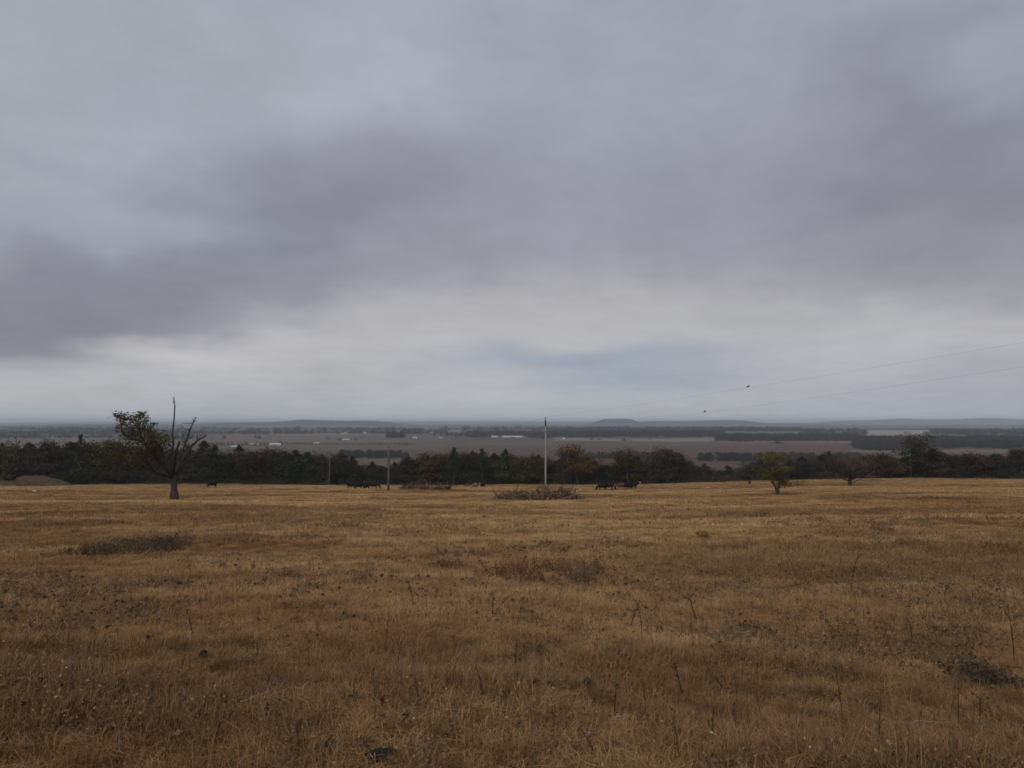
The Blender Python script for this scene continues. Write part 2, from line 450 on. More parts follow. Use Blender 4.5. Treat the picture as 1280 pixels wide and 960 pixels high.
def build_grass():
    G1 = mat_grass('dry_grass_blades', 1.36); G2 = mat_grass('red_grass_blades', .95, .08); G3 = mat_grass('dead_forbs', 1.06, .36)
    P = []
    for i in range(5): P.append(proto(f'grass_tuft.{i:03d}', tuft(54, .15, .05, .135, .0046, 2.1).mesh('grass_tuft'), G1))
    for i in range(3): P.append(proto(f'grass_tuft.{5 + i:03d}', tuft(34, .10, .10, .24, .0044, 1.0).mesh('grass_tuft'), G2))
    for i in range(4): P.append(proto(f'grass_tuft.{8 + i:03d}', forb(7, .09, .24, .0020).mesh('grass_tuft'), G3))
    for i in range(4): P.append(proto(f'grass_tuft.{12 + i:03d}', tuft(80, .50, .06, .17, .014, 1.8).mesh('grass_tuft'), G1))   # broad clumps for farther off
    for i in range(2): P.append(proto(f'grass_tuft.{16 + i:03d}', tuft(44, .42, .14, .30, .013, 1.0).mesh('grass_tuft'), G2))
    pts = []; tint = []; idx = []; scl = []
    def band(y0, y1, dens, far):
        nn = int(dens * (y1 - y0) * ((max(y0, 0) + y1) * .76 + 16))
        yy = np.sqrt(RNG.uniform(y0 ** 2, y1 ** 2, nn)) if y0 > 1 else RNG.uniform(y0, y1, nn)
        xx = RNG.uniform(-1, 1, nn) * (np.maximum(yy, 0) * .76 + 8)
        v = fbm(xx / 1.6, yy / 1.3, 81, 3); big = fbm(xx / 9, yy / 5, 84, 3); fo = fbm(xx / 3.2, yy / 2.0, 87, 3)
        big = big + .16 * np.exp(-((yy - 69 - 5 * np.sin(xx / 21.)) / 3.2) ** 2) + .10 * np.exp(-((yy - 128 - 6 * np.sin(xx / 33.)) / 4) ** 2)
        keep = RNG.random(nn) < np.clip(.55 + 2.2 * (v - .33), .45, 1)
        u = RNG.random(nn)
        if not far:
            pick = RNG.integers(0, 5, nn)
            pr = np.clip((big - .47) * 3.2, .03, .5)
            pick = np.where(u < pr, RNG.integers(5, 8, nn), pick)
            pf = np.clip((fo - .50) * 2.0, .05, .30)
            pick = np.where((u > .45) & (u < .45 + pf), RNG.integers(8, 12, nn), pick)
            s = RNG.uniform(.7, 1.35, nn)
        else:
            pick = RNG.integers(12, 16, nn)
            pr = np.clip((big - .50) * 3.0, .02, .45)
            pick = np.where(u < pr, RNG.integers(16, 18, nn), pick)
            s = RNG.uniform(.55, 1.1, nn) * (1 + .0035 * yy)
        s = s * (.65 + .7 * v) * np.clip(.45 + 1.1 * fbm(xx / 5.5, yy / 3.5, 91, 3), .55, 1.35)
        zz = H(xx, yy)
        ok = keep & (np.maximum(yy, .55 * np.abs(xx)) < YE + 4)
        pts.append(np.stack([xx, yy, zz], 1)[ok]); idx.append(pick[ok])
        scl.append(np.stack([s, s, s * (1 if not far else .8)], 1)[ok]); tint.append(RNG.uniform(.78, 1.2, nn)[ok])
    band(-3.0, 4.3, 70, False); band(4.3, 9, 190, False); band(9, 16, 120, False); band(16, 28, 70, False); band(28, 45, 28, False)
    band(24, 60, 6, True); band(60, 120, 3.2, True); band(120, 246, 1.3, True)
    pts = np.concatenate(pts); n = len(pts)
    scatter('dry_grass', pts, RNG.uniform(0, 6.28, n), np.concatenate(scl), np.concatenate(tint), np.concatenate(idx), P, None)
    print('grass tufts', n)
build_grass()

# ------------------------------------------------------------------ trees
def branch(mb, p, d, L, r, depth, tips, spread=.7, up=.15, nchild=(3, 4), sides=5, seg=4, minr=.012):
    pts = [p.copy()]; rs = [r]; dd = d.normalized()
    for i in range(seg):
        dd = (dd + Vector((random.gauss(0, .16), random.gauss(0, .16), random.gauss(0, .10) + up * .2))).normalized()
        pts.append(pts[-1] + dd * L / seg); rs.append(max(minr, r * (1 - .62 * (i + 1) / seg)))
    mb[0 if depth == 0 else 1].tube(pts, rs, sides if depth == 0 else 3, random.uniform(.75, 1.2), depth == 0)
    if depth >= mb[2]:
        tips.append(pts[-1]); tips.append(pts[-2]); return
    for k in range(random.randint(*nchild)):
        t = random.uniform(.35, 1.0); i = min(seg - 1, int(t * seg)); q = pts[i].lerp(pts[i + 1], t * seg - i)
        side = Vector((random.gauss(0, 1), random.gauss(0, 1), random.gauss(0, .6))).normalized()
        nd = (dd * (1 - spread * .5) + side * spread + Vector((0, 0, up))).normalized()
        branch(mb, q, nd, L * random.uniform(.5, .72), max(minr, rs[i] * .6), depth + 1, tips, spread, up, nchild, sides, 3, minr)

def deciduous(seed, H_=10., Wd=8., trunk_h=2.4, tr=.26, leaves=900, lsize=.30, dome=False, stems=1):
    random.seed(seed)
    tm, cm = MB(), MB(); tips = []
    for s in range(stems):
        lean = Vector((random.gauss(0, .08) + (0 if stems == 1 else .14 * (2 * s - stems + 1)), random.gauss(0, .10), 1))
        base = Vector((random.gauss(0, .03), random.gauss(0, .03), -.3)) if stems > 1 else Vector((0, 0, -.3))
        top = Vector((base.x, base.y, 0)) + lean * H_ * (.62 if not dome else .40)
        pts = [base, base.lerp(top, .12), base.lerp(top, .35), base.lerp(top, .65), top]
        for q in pts[2:]: q.x += random.gauss(0, .15); q.y += random.gauss(0, .15)
        tm.tube(pts, [tr * 1.25, tr, tr * .85, tr * .6, tr * .3], 7, 1, True, .06)
        nl = 9 if stems == 1 else 6
        for k in range(nl):
            t = random.uniform(trunk_h / H_ / .62, 1.0); t = min(t, 1)
            q = base.lerp(top, t); a = k * 2.4 + random.uniform(-.5, .5)
            out = Vector((math.cos(a), math.sin(a), random.uniform(.1, .7) if not dome else random.uniform(.0, .9)))
            Lb = (Wd * .42) * random.uniform(.75, 1.1) * (1.1 - .45 * t)
            branch((tm, cm, 2), q, out, Lb, tr * .38, 0, tips, .75, .22)
        for k in range(3):
            branch((tm, cm, 2), top, Vector((random.gauss(0, .5), random.gauss(0, .5), 1)), H_ * .30, tr * .3, 0, tips, .7, .25)
    hub = [random.choice(tips) for _ in range(max(3, int(len(tips) * .75)))]
    for i in range(leaves):
        q = random.choice(hub); g = lsize * 1.5
        cm.leaf(q + Vector((random.gauss(0, g), random.gauss(0, g), random.gauss(0, g * .7))), lsize, random.uniform(.6, 1.4))
    return tm, cm

def cedar(seed, H_=10., Wd=6.4, n=2400):
    random.seed(seed); tm, cm = MB(), MB()
    tm.tube([(0, 0, -.3), (0, 0, 1), (.05, 0, H_ * .5), (0, .05, H_ * .96)], [.24, .2, .13, .03], 6)
    lumps = []
    for k in range(58):
        t = random.random() ** .9; z = .5 + t * (H_ - .9)
        R = Wd / 2 * (1 - t) ** .62 * (1 if t > .12 else .7 + t * 2.5)
        a = random.uniform(0, 6.28); r = R * random.uniform(.45, 1.0)
        lumps.append((Vector((r * math.cos(a), r * math.sin(a), z)), .30 + .55 * (1 - t)))
        if k < 40: tm.tube([(0, 0, z - .3), (r * .9 * math.cos(a), r * .9 * math.sin(a), z)], [.045, .015], 3)
    for k in range(6): lumps.append((Vector((random.gauss(0, .08), random.gauss(0, .08), H_ - .2 - k * .25)), .16 + k * .05))
    for i in range(n):
        c, g = random.choice(lumps)
        q = c + Vector((random.gauss(0, g * .6), random.gauss(0, g * .6), random.gauss(0, g * .65)))
        if q.z > .15: cm.leaf(q, .34, random.uniform(.6, 1.4), asp=.45)
    return tm, cm
def snag(seed, H_=10.):
    random.seed(seed); tm, cm = MB(), MB(); tips = []
    tm.tube([(0, 0, -.3), (.05, 0, H_ * .4), (-.1, .1, H_ * .75), (.05, .1, H_)], [.2, .16, .09, .03], 6)
    for k in range(9):
        z = H_ * random.uniform(.55, .97); a = random.uniform(0, 6.28)
        branch((tm, cm, 1), Vector((0, 0, z)), Vector((math.cos(a), math.sin(a), .9)), H_ * .16, .05, 0, tips, .6, .4)
    return tm, cm

PROTO = {}
def add_proto(kind, gen, name, barkm='bark', leafm=None):
    tm, cm = gen
    tr = tm.mesh('trunk'); cr = cm.mesh('crown')
    zs = [v[2] for v in cm.v] + [v[2] for v in tm.v]; xs = [v[0] for v in cm.v]
    h = np.percentile(zs, 99.3) if kind != 'snag' else max(zs); w = np.percentile(np.abs(xs), 95) * 2
    tr.materials.append(M[barkm]); cr.materials.append(M[leafm or kind])
    PROTO.setdefault(kind, []).append((name, tr, cr, h, w))
for s in (1, 2, 3): add_proto('cedar', cedar(s), 'cedar_tree')
for s in (11, 12): add_proto('oak', deciduous(s, leaves=2600, lsize=.40, trunk_h=1.2), 'oak_tree')
for s in (21, 22, 23): add_proto('bare', deciduous(s, leaves=1000, lsize=.25, trunk_h=1.3), 'bare_tree')
add_proto('tall', deciduous(15, 10, 6, trunk_h=.4, leaves=3400, lsize=.38), 'oak_tree', 'bark', 'oak')
add_proto('russet', deciduous(31, leaves=2200, lsize=.38, trunk_h=1.2), 'oak_tree')
for s in (41, 42): add_proto('red', deciduous(s, leaves=2000, lsize=.36, trunk_h=1.2), 'oak_tree')
add_proto('orange', deciduous(51, leaves=2600, lsize=.40, trunk_h=1.4), 'oak_tree')
add_proto('olive', deciduous(61, leaves=2400, lsize=.38, trunk_h=1.2), 'elm_tree')
add_proto('green', deciduous(71, leaves=2600, lsize=.40, trunk_h=1.2), 'elm_tree')
add_proto('snag', snag(81), 'bare_tree', 'twig', 'bare')

def place_tree(kind, loc, height, width, label, group, seed):
    name, tr, cr, h, w = PROTO[kind][seed % len(PROTO[kind])]
    t = empty(name, loc, random.uniform(0, 6.28), (width / w, width / w, height / h))
    link('trunk', tr, parent=t); link('crown', cr, parent=t)
    return tag(t, label, 'tree', group)

LINE = [(6,556,'olive',45),(22,536,'snag',14),(38,557,'cedar',36),(60,555,'oak',42),(84,541,'snag',10),(90,556,'cedar',32),(103,547,'cedar',20),
 (120,556,'oak',38),(143,554,'oak',42),(168,556,'bare',45),(190,560,'russet',40),(212,567,'bare',40),(236,560,'cedar',30),(256,555,'cedar',34),
 (270,560,'cedar',30),(284,565,'bare',34),(300,560,'cedar',26),(315,563,'red',34),(336,561,'red',40),(353,560,'bare',36),(371,563,'cedar',30),
 (389,564,'bare',36),(408,566,'bare',34),(425,568,'oak',30),(440,570,'cedar',26),(453,579,'bare',24),(466,577,'cedar',18),(480,580,'bare',26),
 (494,578,'cedar',20),(510,571,'oak',28),(524,566,'russet',34),(541,569,'russet',32),(556,568,'oak',30),(568,560,'cedar',22),(581,566,'bare',34),
 (591,564,'cedar',18),(603,561,'cedar',20),(618,567,'cedar',26),(632,562,'cedar',20),(642,573,'green',28),(658,571,'olive',34),(670,564,'bare',24),
 (681,573,'oak',30),(695,569,'bare',28),(706,562,'bare',24),(723,556,'orange',33),(745,573,'bare',30),(762,575,'bare',28),(785,561,'olive',36),
 (806,572,'bare',26),(821,562,'bare',30),(834,560,'red',40),(850,565,'red',26),(866,580,'bare',26),(880,580,'cedar',22),(894,585,'bare',24),
 (908,582,'cedar',20),(922,584,'bare',26),(946,576,'bare',30),(958,572,'oak',30),(985,575,'cedar',28),(1001,571,'cedar',26),(1016,570,'bare',28),
 (1035,564,'cedar',15),(1050,572,'bare',30),(1083,568,'red',34),(1100,567,'red',30),(1113,571,'orange',26),(1135,545,'tall',34),(1163,560,'oak',38),
 (1184,566,'red',32),(1204,568,'cedar',30),(1222,566,'red',34),(1240,568,'cedar',30),(1256,566,'bare',32),(1273,561,'oak',34)]
MARKS = [(-40, 'the dirt mound'), (217, 'the dead oak'), (455, 'the four black cattle'), (485.5, 'the thin grey pole'), (598, 'the pale cattle'),
         (682, 'the white pole'), (755, 'the two grazing black cattle'), (788, 'the white-faced cow'), (937, 'the small dark tree'),
         (972, 'the yellow-leaved tree'), (1062, 'the domed bare tree'), (1500, 'the end')]
LOOK = {'tall': 'tall dark oak', 'cedar': 'dark cedar', 'oak': 'dark brown oak', 'bare': 'grey bare tree', 'russet': 'rusty brown oak', 'red': 'dull red oak',
        'orange': 'orange-leaved oak', 'olive': 'olive-leaved tree', 'green': 'green-leaved tree', 'snag': 'leafless snag'}
UNIQUE = {(22, 'snag'): 'leafless snag rising above the tree line behind the dirt mound', (84, 'snag'): 'thin leafless snag rising above the tree line between mound and dead oak',
          (723, 'orange'): 'bright orange-leaved oak in the tree line just right of the white pole', (642, 'green'): 'green-leaved tree in the tree line just left of the white pole',
          (1113, 'orange'): 'orange-leaved oak at the foot of the tall dark oak', (1135, 'tall'): 'tallest dark oak on the tree line, beside the smaller orange-leaved oak',
          (6, 'olive'): 'olive-leaved tree in the tree line behind the dirt mound', (1035, 'cedar'): 'narrow dark cedar standing just behind the domed bare tree'}
ORD = ['first', 'second', 'third', 'fourth', 'fifth', 'sixth', 'seventh', 'eighth', 'ninth', 'tenth', 'eleventh', 'twelfth']
cnt = {}
LINE.sort()
for i, (px, top, kind, w) in enumerate(LINE):
    random.seed(500 + i)
    Y = YE + (4 + (i * 37 % 11) * 1.6 if top < 575 else 12 + (i * 31 % 9)) + (9 if kind == 'snag' else 0)
    if kind in ('orange', 'green', 'olive') : Y = YE + 3
    if px == 1135: Y = YE + 4
    if px < 310: top -= 3
    g = on_ground(px, Y); tz = at_depth(px, top, Y).z
    seg = [m for m in MARKS if m[0] < px][-1]
    nxt = MARKS[MARKS.index(seg) + 1]
    cnt[(seg, kind)] = c = cnt.get((seg, kind), 0) + 1
    lab = UNIQUE.get((px, kind)) or (f'{ORD[c - 1]} {LOOK[kind]} along the tree line ' + ('going right from ' if px > 0 else '') + seg[1])
    place_tree(kind, g, tz - g.z, w * (1.15 if kind != 'snag' else 1) / FPX * Y, lab, 'trees of the tree line below the pasture', i)

# woods on the slope behind the front trees, undergrowth at their feet
def crown_stuff_protos(prefix, kinds):
    out = []; k = 0
    for kd in kinds:
        for name, tr, cr, h, w in PROTO[kd]:
            me = bpy.data.meshes.new(prefix)
            nv = len(cr.vertices); nt_ = len(tr.vertices)
            vs = [tuple(v.co) for v in cr.vertices] + [tuple(v.co) for v in tr.vertices]
            fs = [tuple(p.vertices) for p in cr.polygons] + [tuple(i + nv for i in p.vertices) for p in tr.polygons]
            me.from_pydata(vs, [], fs)
            me.materials.append(cr.materials[0]); me.materials.append(tr.materials[0])
            me.polygons.foreach_set('material_index', [0] * len(cr.polygons) + [1] * len(tr.polygons))
            a = me.attributes.new('shade', 'FLOAT', 'POINT')
            sh = np.ones(nv + nt_, np.float32); tmp = np.empty(nv, np.float32); cr.attributes['shade'].data.foreach_get('value', tmp); sh[:nv] = tmp
            a.data.foreach_set('value', sh)
            o = bpy.data.objects.new(f'{prefix}.{k:03d}', me); out.append((o, h, w)); k += 1
    return out
def build_woods():
    T = crown_stuff_protos('woodland_tree', ['bare', 'cedar', 'oak'])
    hh = np.array([t[1] for t in T]); ww = np.array([t[2] for t in T])
    lx = np.array([l[0] for l in LINE if l[2] not in ('snag',) and l[0] != 1135], float); lt = np.array([l[1] - (3 if l[0] < 310 else 0) for l in LINE if l[2] not in ('snag',) and l[0] != 1135], float)
    n = 5200
    Y = YE + 8 + 330 * RNG.random(n) ** 1.9; u = RNG.uniform(-.98, .98, n); x = u * Y
    px = 640 + FPX * u
    top = np.interp(px, lx, lt) + 2 + 14 * RNG.random(n) + 8 * (fbm(px / 23, px * 0, 19, 2) - .5)
    z = H(x, Y); tz = EYE + (HORIZON - top) / FPX * Y
    h = np.minimum(tz - z, RNG.uniform(8, 16, n)); ok = h > 2.5
    idx = RNG.integers(0, len(T), n)
    w = np.clip(h * RNG.uniform(.6, .95, n), 3, 9)
    scl = np.stack([w / ww[idx], w / ww[idx], h / hh[idx]], 1)
    scatter('woodland', np.stack([x, Y, z], 1)[ok], RNG.uniform(0, 6.28, n)[ok], scl[ok], np.ones(ok.sum()), idx[ok], [t[0] for t in T], None)
    # undergrowth
    S = []
    for s in range(4):
        random.seed(900 + s); mb = MB()
        for k in range(26):
            a = random.uniform(0, 6.28); d = Vector((math.cos(a) * .7, math.sin(a) * .7, 1)) * random.uniform(.5, 1.1)
            p = Vector((random.gauss(0, .35), random.gauss(0, .35), -.1)); mb.tube([p, p + d * .6, p + d], [.02, .014, .006], 3, random.uniform(.6, 1.2), False)
        for k in range(420): mb.leaf((random.gauss(0, .55), random.gauss(0, .55), abs(random.gauss(.35, .36))), .16, random.uniform(.5, 1.4))
        S.append(proto(f'undergrowth_bush.{s:03d}', mb.mesh('undergrowth_bush'), M['bare'] if s % 2 else M['oak']))
    n = 2600
    Y = RNG.uniform(YE - 1, YE + 22, n); u = RNG.uniform(-.9, .9, n); x = u * Y
    ok = (fbm(u * 40, Y * .05, 15, 2) > .36)
    s = RNG.uniform(.8, 2.2, n) * (.45 + sstep(YE, YE + 8, Y))
    scatter('undergrowth', np.stack([x, Y, H(x, Y)], 1)[ok], RNG.uniform(0, 6.28, n)[ok], s[ok], np.ones(ok.sum()), RNG.integers(0, 4, n)[ok], S, None)

    # woods of the valley floor, far off
    P = []; HW = []
    T2 = crown_stuff_protos('far_woods_tree', ['bare', 'cedar', 'oak'])
    hh = np.array([t[1] for t in T2]); ww = np.array([t[2] for t in T2])
    XX, YY, HH, WW = [], [], [], []
    def region(x0, x1, b0, b1, spacing, hgt, dens=1.0, noise_cut=None, wid=1.0):
        """x0..x1 and base rows b0 (near) .. b1 (far) as they fall on the valley floor"""
        Y0, Y1 = FPX * 45 / (b0 - HORIZON), FPX * 45 / (b1 - HORIZON)
        area = abs(x1 - x0) / FPX * (Y1 ** 2 - Y0 ** 2) / 2
        m = int(area / spacing ** 2 * dens)
        Yv = np.sqrt(RNG.uniform(Y0 ** 2, Y1 ** 2, m)); pxv = RNG.uniform(x0, x1, m)
        edge = (fbm(pxv / 9, Yv / 900, 33, 4) - .3)
        xv = (pxv - 640) / FPX * Yv
        k = np.ones(m, bool)
        if noise_cut is not None: k = fbm(xv / 520, Yv / 260, 36, 3) > noise_cut
        k &= (Yv > Y0 * (1 + .16 * edge * min(1, (Y1 - Y0) / Y0 * 2))) & (Yv < Y1 - (Y1 - Y0) * .5 * np.clip(edge, 0, 1))
        k &= ~((pxv > 1082) & (pxv < 1162) & (Yv > FPX * 45 / 17.5) & (Yv < FPX * 45 / 11.0))
        h_ = hgt * RNG.uniform(.65, 1.2, m) * (.75 + .5 * vnoise(xv / 60, Yv / 60, 5))
        XX.append(xv[k]); YY.append(Yv[k]); HH.append(h_[k]); WW.append((h_ * .85 * wid)[k])
    region(1066, 1650, 561, 548.5, 9, 11)
    region(1075, 1140, 563.0, 558, 8, 11)
    region(895, 1075, 552, 546.5, 10, 11)
    region(690, 905, 547.2, 541, 13, 12)
    region(585, 690, 546.2, 542.6, 13, 11, .8); region(585, 612, 548.5, 546, 13, 10, .8); region(660, 690, 549, 546, 13, 10, .8)
    region(484, 506, 548.2, 546, 10, 12)
    region(540, 585, 547, 545, 18, 10, .6)
    region(425, 510, 572.5, 568, 6.5, 8.5)
    region(735, 835, 573.5, 570, 6.5, 8)
    region(873, 935, 575, 571, 6, 8)
    region(935, 1075, 578, 571, 7, 8)
    region(690, 1000, 541, 535.5, 36, 14, 1, .46, 1.9)
    region(1000, 1700, 546.5, 538, 34, 13, 1, .47, 1.8)
    region(-420, 240, 560, 545, 22, 10, 1, .47, 1.3)
    region(240, 420, 551.5, 548, 30, 10, .45, .5)
    region(-420, 690, 546, 540.5, 28, 11, 1, .54, 1.5)
    region(-420, 690, 540.5, 536, 44, 14, 1, .52, 2.2)
    region(330, 520, 556.0, 555.2, 6, 2.6)      # the long hedge across the plain
    region(230, 335, 557.5, 556.2, 9, 6, .6)
    XX, YY, HH, WW = map(np.concatenate, (XX, YY, HH, WW)); n = len(XX)
    idx = RNG.choice(len(T2), n, p=np.array([.22, .22, .22, .05, .05, .05, .1, .09]))
    scl = np.stack([WW / ww[idx], WW / ww[idx], HH / hh[idx]], 1)
    scatter('valley_woods', np.stack([XX, YY, H(XX, YY) - .2], 1), RNG.uniform(0, 6.28, n), scl, np.ones(n), idx, [t[0] for t in T2], None)
    print('valley trees', n)
build_woods()

# lone trees on the plain
def plain_tree(px, row, wpx, hpx, label, kind='cedar', s=0):
    Y = FPX * 45 / (row - HORIZON); g = on_ground(px, Y)
    place_tree(kind, g, hpx / FPX * Y, wpx / FPX * Y, label, 'lone trees on the valley plain', s)
plain_tree(780, 551.5, 9, 4.5, 'largest lone dark tree on the pale field of the valley plain', 'oak', 0)
plain_tree(787, 551.2, 7, 3.5, 'small dark tree touching the largest lone tree on the plain', 'bare', 1)
plain_tree(739, 550.0, 5, 3, 'small lone tree on the pale field, first right of the white pole', 'cedar', 2)
plain_tree(748, 550.2, 5, 3, 'small lone tree on the pale field, second right of the white pole', 'oak', 1)
plain_tree(812, 549.8, 6, 2.6, 'small lone tree at the far edge of the pale field', 'bare', 2)
plain_tree(970, 554.5, 16, 5, 'wide dark tree alone in the reddish field beyond the yellow-leaved tree', 'oak', 0)
plain_tree(351, 555.5, 6, 4.5, 'dark tree right beside the white-roofed barn on the plain', 'cedar', 1)
plain_tree(426, 551, 6, 3.2, 'dark tree at the left end of the small white barn on the plain', 'oak', 1)
plain_tree(446, 551, 4, 3, 'dark tree at the right end of the small white barn on the plain', 'cedar', 0)

# ------------------------------------------------------------------ the dead oak
def dead_oak():
    random.seed(1234)
    base = hit(217.5, 624); Y0 = base.y; mpp = Y0 / FPX
    t = empty('oak_tree', base); tag(t, 'half-dead oak with broken bare limbs and leaves only on one side', 'tree')
    def P(px, py, dy=0.0): return at_depth(px, py, Y0 + dy) - base
    tm, cm, km = MB(), MB(), MB()
    def limb(mb, pts, r0, r1, sides=8, wob=.10, sub=3):
        q = [P(*p) for p in pts]; out = []
        for i in range(len(q) - 1):                          # Catmull-Rom
            p0, p1, p2, p3 = q[max(i - 1, 0)], q[i], q[i + 1], q[min(i + 2, len(q) - 1)]
            for k in range(sub):
                s = k / sub
                out.append(.5 * ((2 * p1) + (-p0 + p2) * s + (2 * p0 - 5 * p1 + 4 * p2 - p3) * s * s + (-p0 + 3 * p1 - 3 * p2 + p3) * s ** 3))
        out.append(q[-1]); n = len(out)
        for o in out[1:-1]: o += Vector((random.gauss(0, 1), random.gauss(0, 1), random.gauss(0, 1))) * r1 * .25 * mpp
        mb.tube(out, [(r0 + (r1 - r0) * (i / (n - 1)) ** .8) * mpp for i in range(n)], sides, 1, True, wob)
        return out
    # trunk with a flared foot
    tr = [P(217.5, 626), P(217.5, 622), P(217.6, 614), P(217.4, 604), P(217.0, 596), P(217.3, 589)]
    tm.tube(tr, [5.0 * mpp, 4.4 * mpp, 4.0 * mpp, 3.8 * mpp, 4.0 * mpp, 2.7 * mpp], 14, 1, True, .07)
    for a in range(7):
        an = a * .9 + .3; d = Vector((math.cos(an), math.sin(an), 0))
        tm.tube([d * 3 * mpp + Vector((0, 0, .7)), d * 4.6 * mpp + Vector((0, 0, .12)), d * 6.0 * mpp + Vector((0, 0, -.15))], [1.6 * mpp, 1.0 * mpp, .5 * mpp], 6, 1, True, .1)
    A = limb(km, [(216, 595, 0), (208, 585, -.3), (197, 574, -.5), (186, 561, -.4), (175, 551, 0), (163, 547.5, .3), (154, 541, .5), (151.5, 533, .6)], 2.9, .9)
    B = limb(km, [(216, 594, -.2), (217, 580, -.6), (220, 566, -.9), (224.6, 551, -1.0)], 1.9, 1.2)
    C = limb(tm, [(216, 592, .3), (214.5, 575, .6), (216.5, 555, .8), (216, 541, .9), (217.5, 524, .9), (218.3, 509, 1.0), (217.0, 496, 1.0)], 2.0, .5)
    limb(tm, [(218.2, 511, 1.0), (220, 507, 1.1)], .5, .2, 5); limb(tm, [(217.5, 504, 1.0), (216, 501, 1.0)], .6, .3, 5)
    D = limb(tm, [(219, 593, .2), (224, 577, .8), (231, 556, 1.2), (236, 541, 1.3), (241, 529, 1.5), (245.5, 520.5, 1.5)], 2.0, .45)
    limb(tm, [(242, 527, 1.5), (245.5, 526, 1.4)], .5, .25, 5)
    E = limb(tm, [(220, 592, -.2), (227, 578, -.6), (238, 560, -.9), (247, 551, -1.1), (257.5, 544, -1.2)], 1.9, .9)
    F = limb(tm, [(221, 592, 0), (229, 581, .3), (238, 573, .5), (250, 570, .6), (263, 565, .7)], 1.8, .55)
    limb(tm, [(234, 576.5, .3), (241, 576, 0), (248, 575, -.1)], 1.2, .6, 6)
    G = limb(km, [(215.5, 597, -.2), (206, 593, -.8), (193, 589, -1.2), (180, 584, -1.5), (166, 581, -1.5), (146, 579.5, -1.3), (130, 578, -1.0), (114, 581, -.8), (97, 590, -.5)], 1.7, .35)
    Gb = limb(km, [(193, 589, -1.2), (182, 577, -1.8), (168, 566, -2.0), (152, 560, -2.0)], 1.4, .5)
    Gc = limb(km, [(206, 585, 1), (196, 566, 2.0), (190, 552, 2.4), (193, 541, 2.4)], 1.5, .5)
    Ab = limb(km, [(180, 555, 0), (176, 543, -.4), (171, 530, -.6), (177, 518, -.6)], 1.5, .4)
    Ac = limb(km, [(186, 561, -.4), (190, 549, -1.0), (188, 538, -1.2)], 1.3, .4)
    tips = []
    for src, k, L in ((A, 16, 1.1), (Ab, 12, .45), (Ac, 8, .6), (Gb, 12, 1.3), (Gc, 12, 1.0), (G, 16, 1.3)):
        for j in range(k):
            p = src[int(len(src) * random.uniform(.35, .999))]
            branch((tm, cm, 1), p, Vector((random.gauss(0, .8), random.gauss(0, .8), random.gauss(.5, .5))), L * random.uniform(.5, 1), .045, 0, tips, .8, .15, (2, 4), 4)
    for src, k, L, lo_ in ((D, 12, .9, .3), (E, 9, .9, .3), (F, 14, 1.1, .3), (B, 5, .7, .4), (A, 10, 1.0, .2)):
        for j in range(k):
            p = src[int(len(src) * random.uniform(lo_, .80))]
            branch((tm, tm, 1), p, Vector((random.gauss(0, .7), random.gauss(0, .7), random.gauss(.45, .4))), L * random.uniform(.5, 1.1), .035, 0, [], .7, .2, (1, 3), 4)
    # leaf clumps, centres in the picture of the tree (px, row, radius px, leaves)
    cl = [(151, 521, 7, 230), (170, 522, 7, 130), (149, 535, 5, 90), (160, 523, 8, 220), (162, 536, 7, 200), (172, 531, 8, 300), (177, 518, 6, 150), (180, 525, 7, 160), (184, 537, 8, 280),
          (174, 543, 8, 240), (166, 545, 7, 130), (189, 545, 9, 200), (192, 530, 4, 60), (200, 546, 9, 230), (207, 551, 8, 170), (196, 552, 9, 220), (188, 555, 9, 220), (211, 547, 6, 60), (155, 530, 5, 100), (146, 519, 4, 70), (183, 551, 8, 170), (158, 545, 5, 40)]
    low = [(180, 561, 12, 190), (165, 562, 12, 150), (150, 563, 12, 130), (195, 562, 10, 170), (186, 570, 11, 130), (168, 574, 12, 100), (150, 573, 12, 90),
           (132, 570, 11, 80), (118, 575, 10, 50), (205, 565, 9, 90), (138, 560, 9, 60)]
    lm, om = MB(), MB()
    for px, py, r, n in cl:
        dy = random.uniform(-1.6, 1.6); c = P(px, py, dy)
        for i in range(int(n * .62)):
            cm.leaf(c + Vector((random.gauss(0, r * .45), random.gauss(0, r * .8), random.gauss(0, r * .42))) * mpp, .20, random.uniform(.55, 1.4))
    for px, py, r, n in low:
        dy = random.uniform(-2.5, 2.0); c = P(px, py, dy)
        for i in range(int(n * 2.6)):
            (om if (190 - px) ** 2 + (566 - py) ** 2 < 260 and random.random() < .75 else lm).leaf(c + Vector((random.gauss(0, r * .6), random.gauss(0, r * .9), random.gauss(0, r * .5))) * mpp, .16, random.uniform(.55, 1.4))
    link('trunk', tm.mesh('trunk', True), M['dead_bark'], t)
    link('limbs', km.mesh('limbs', True), M['dark_limb'], t)
    link('crown', cm.mesh('crown'), M['living_oak'], t)
    link('lower_crown', lm.mesh('lower_crown'), M['olive'], t)
    link('rusty_leaves', om.mesh('rusty_leaves'), M['russet'], t)
    return base
OAK = dead_oak()

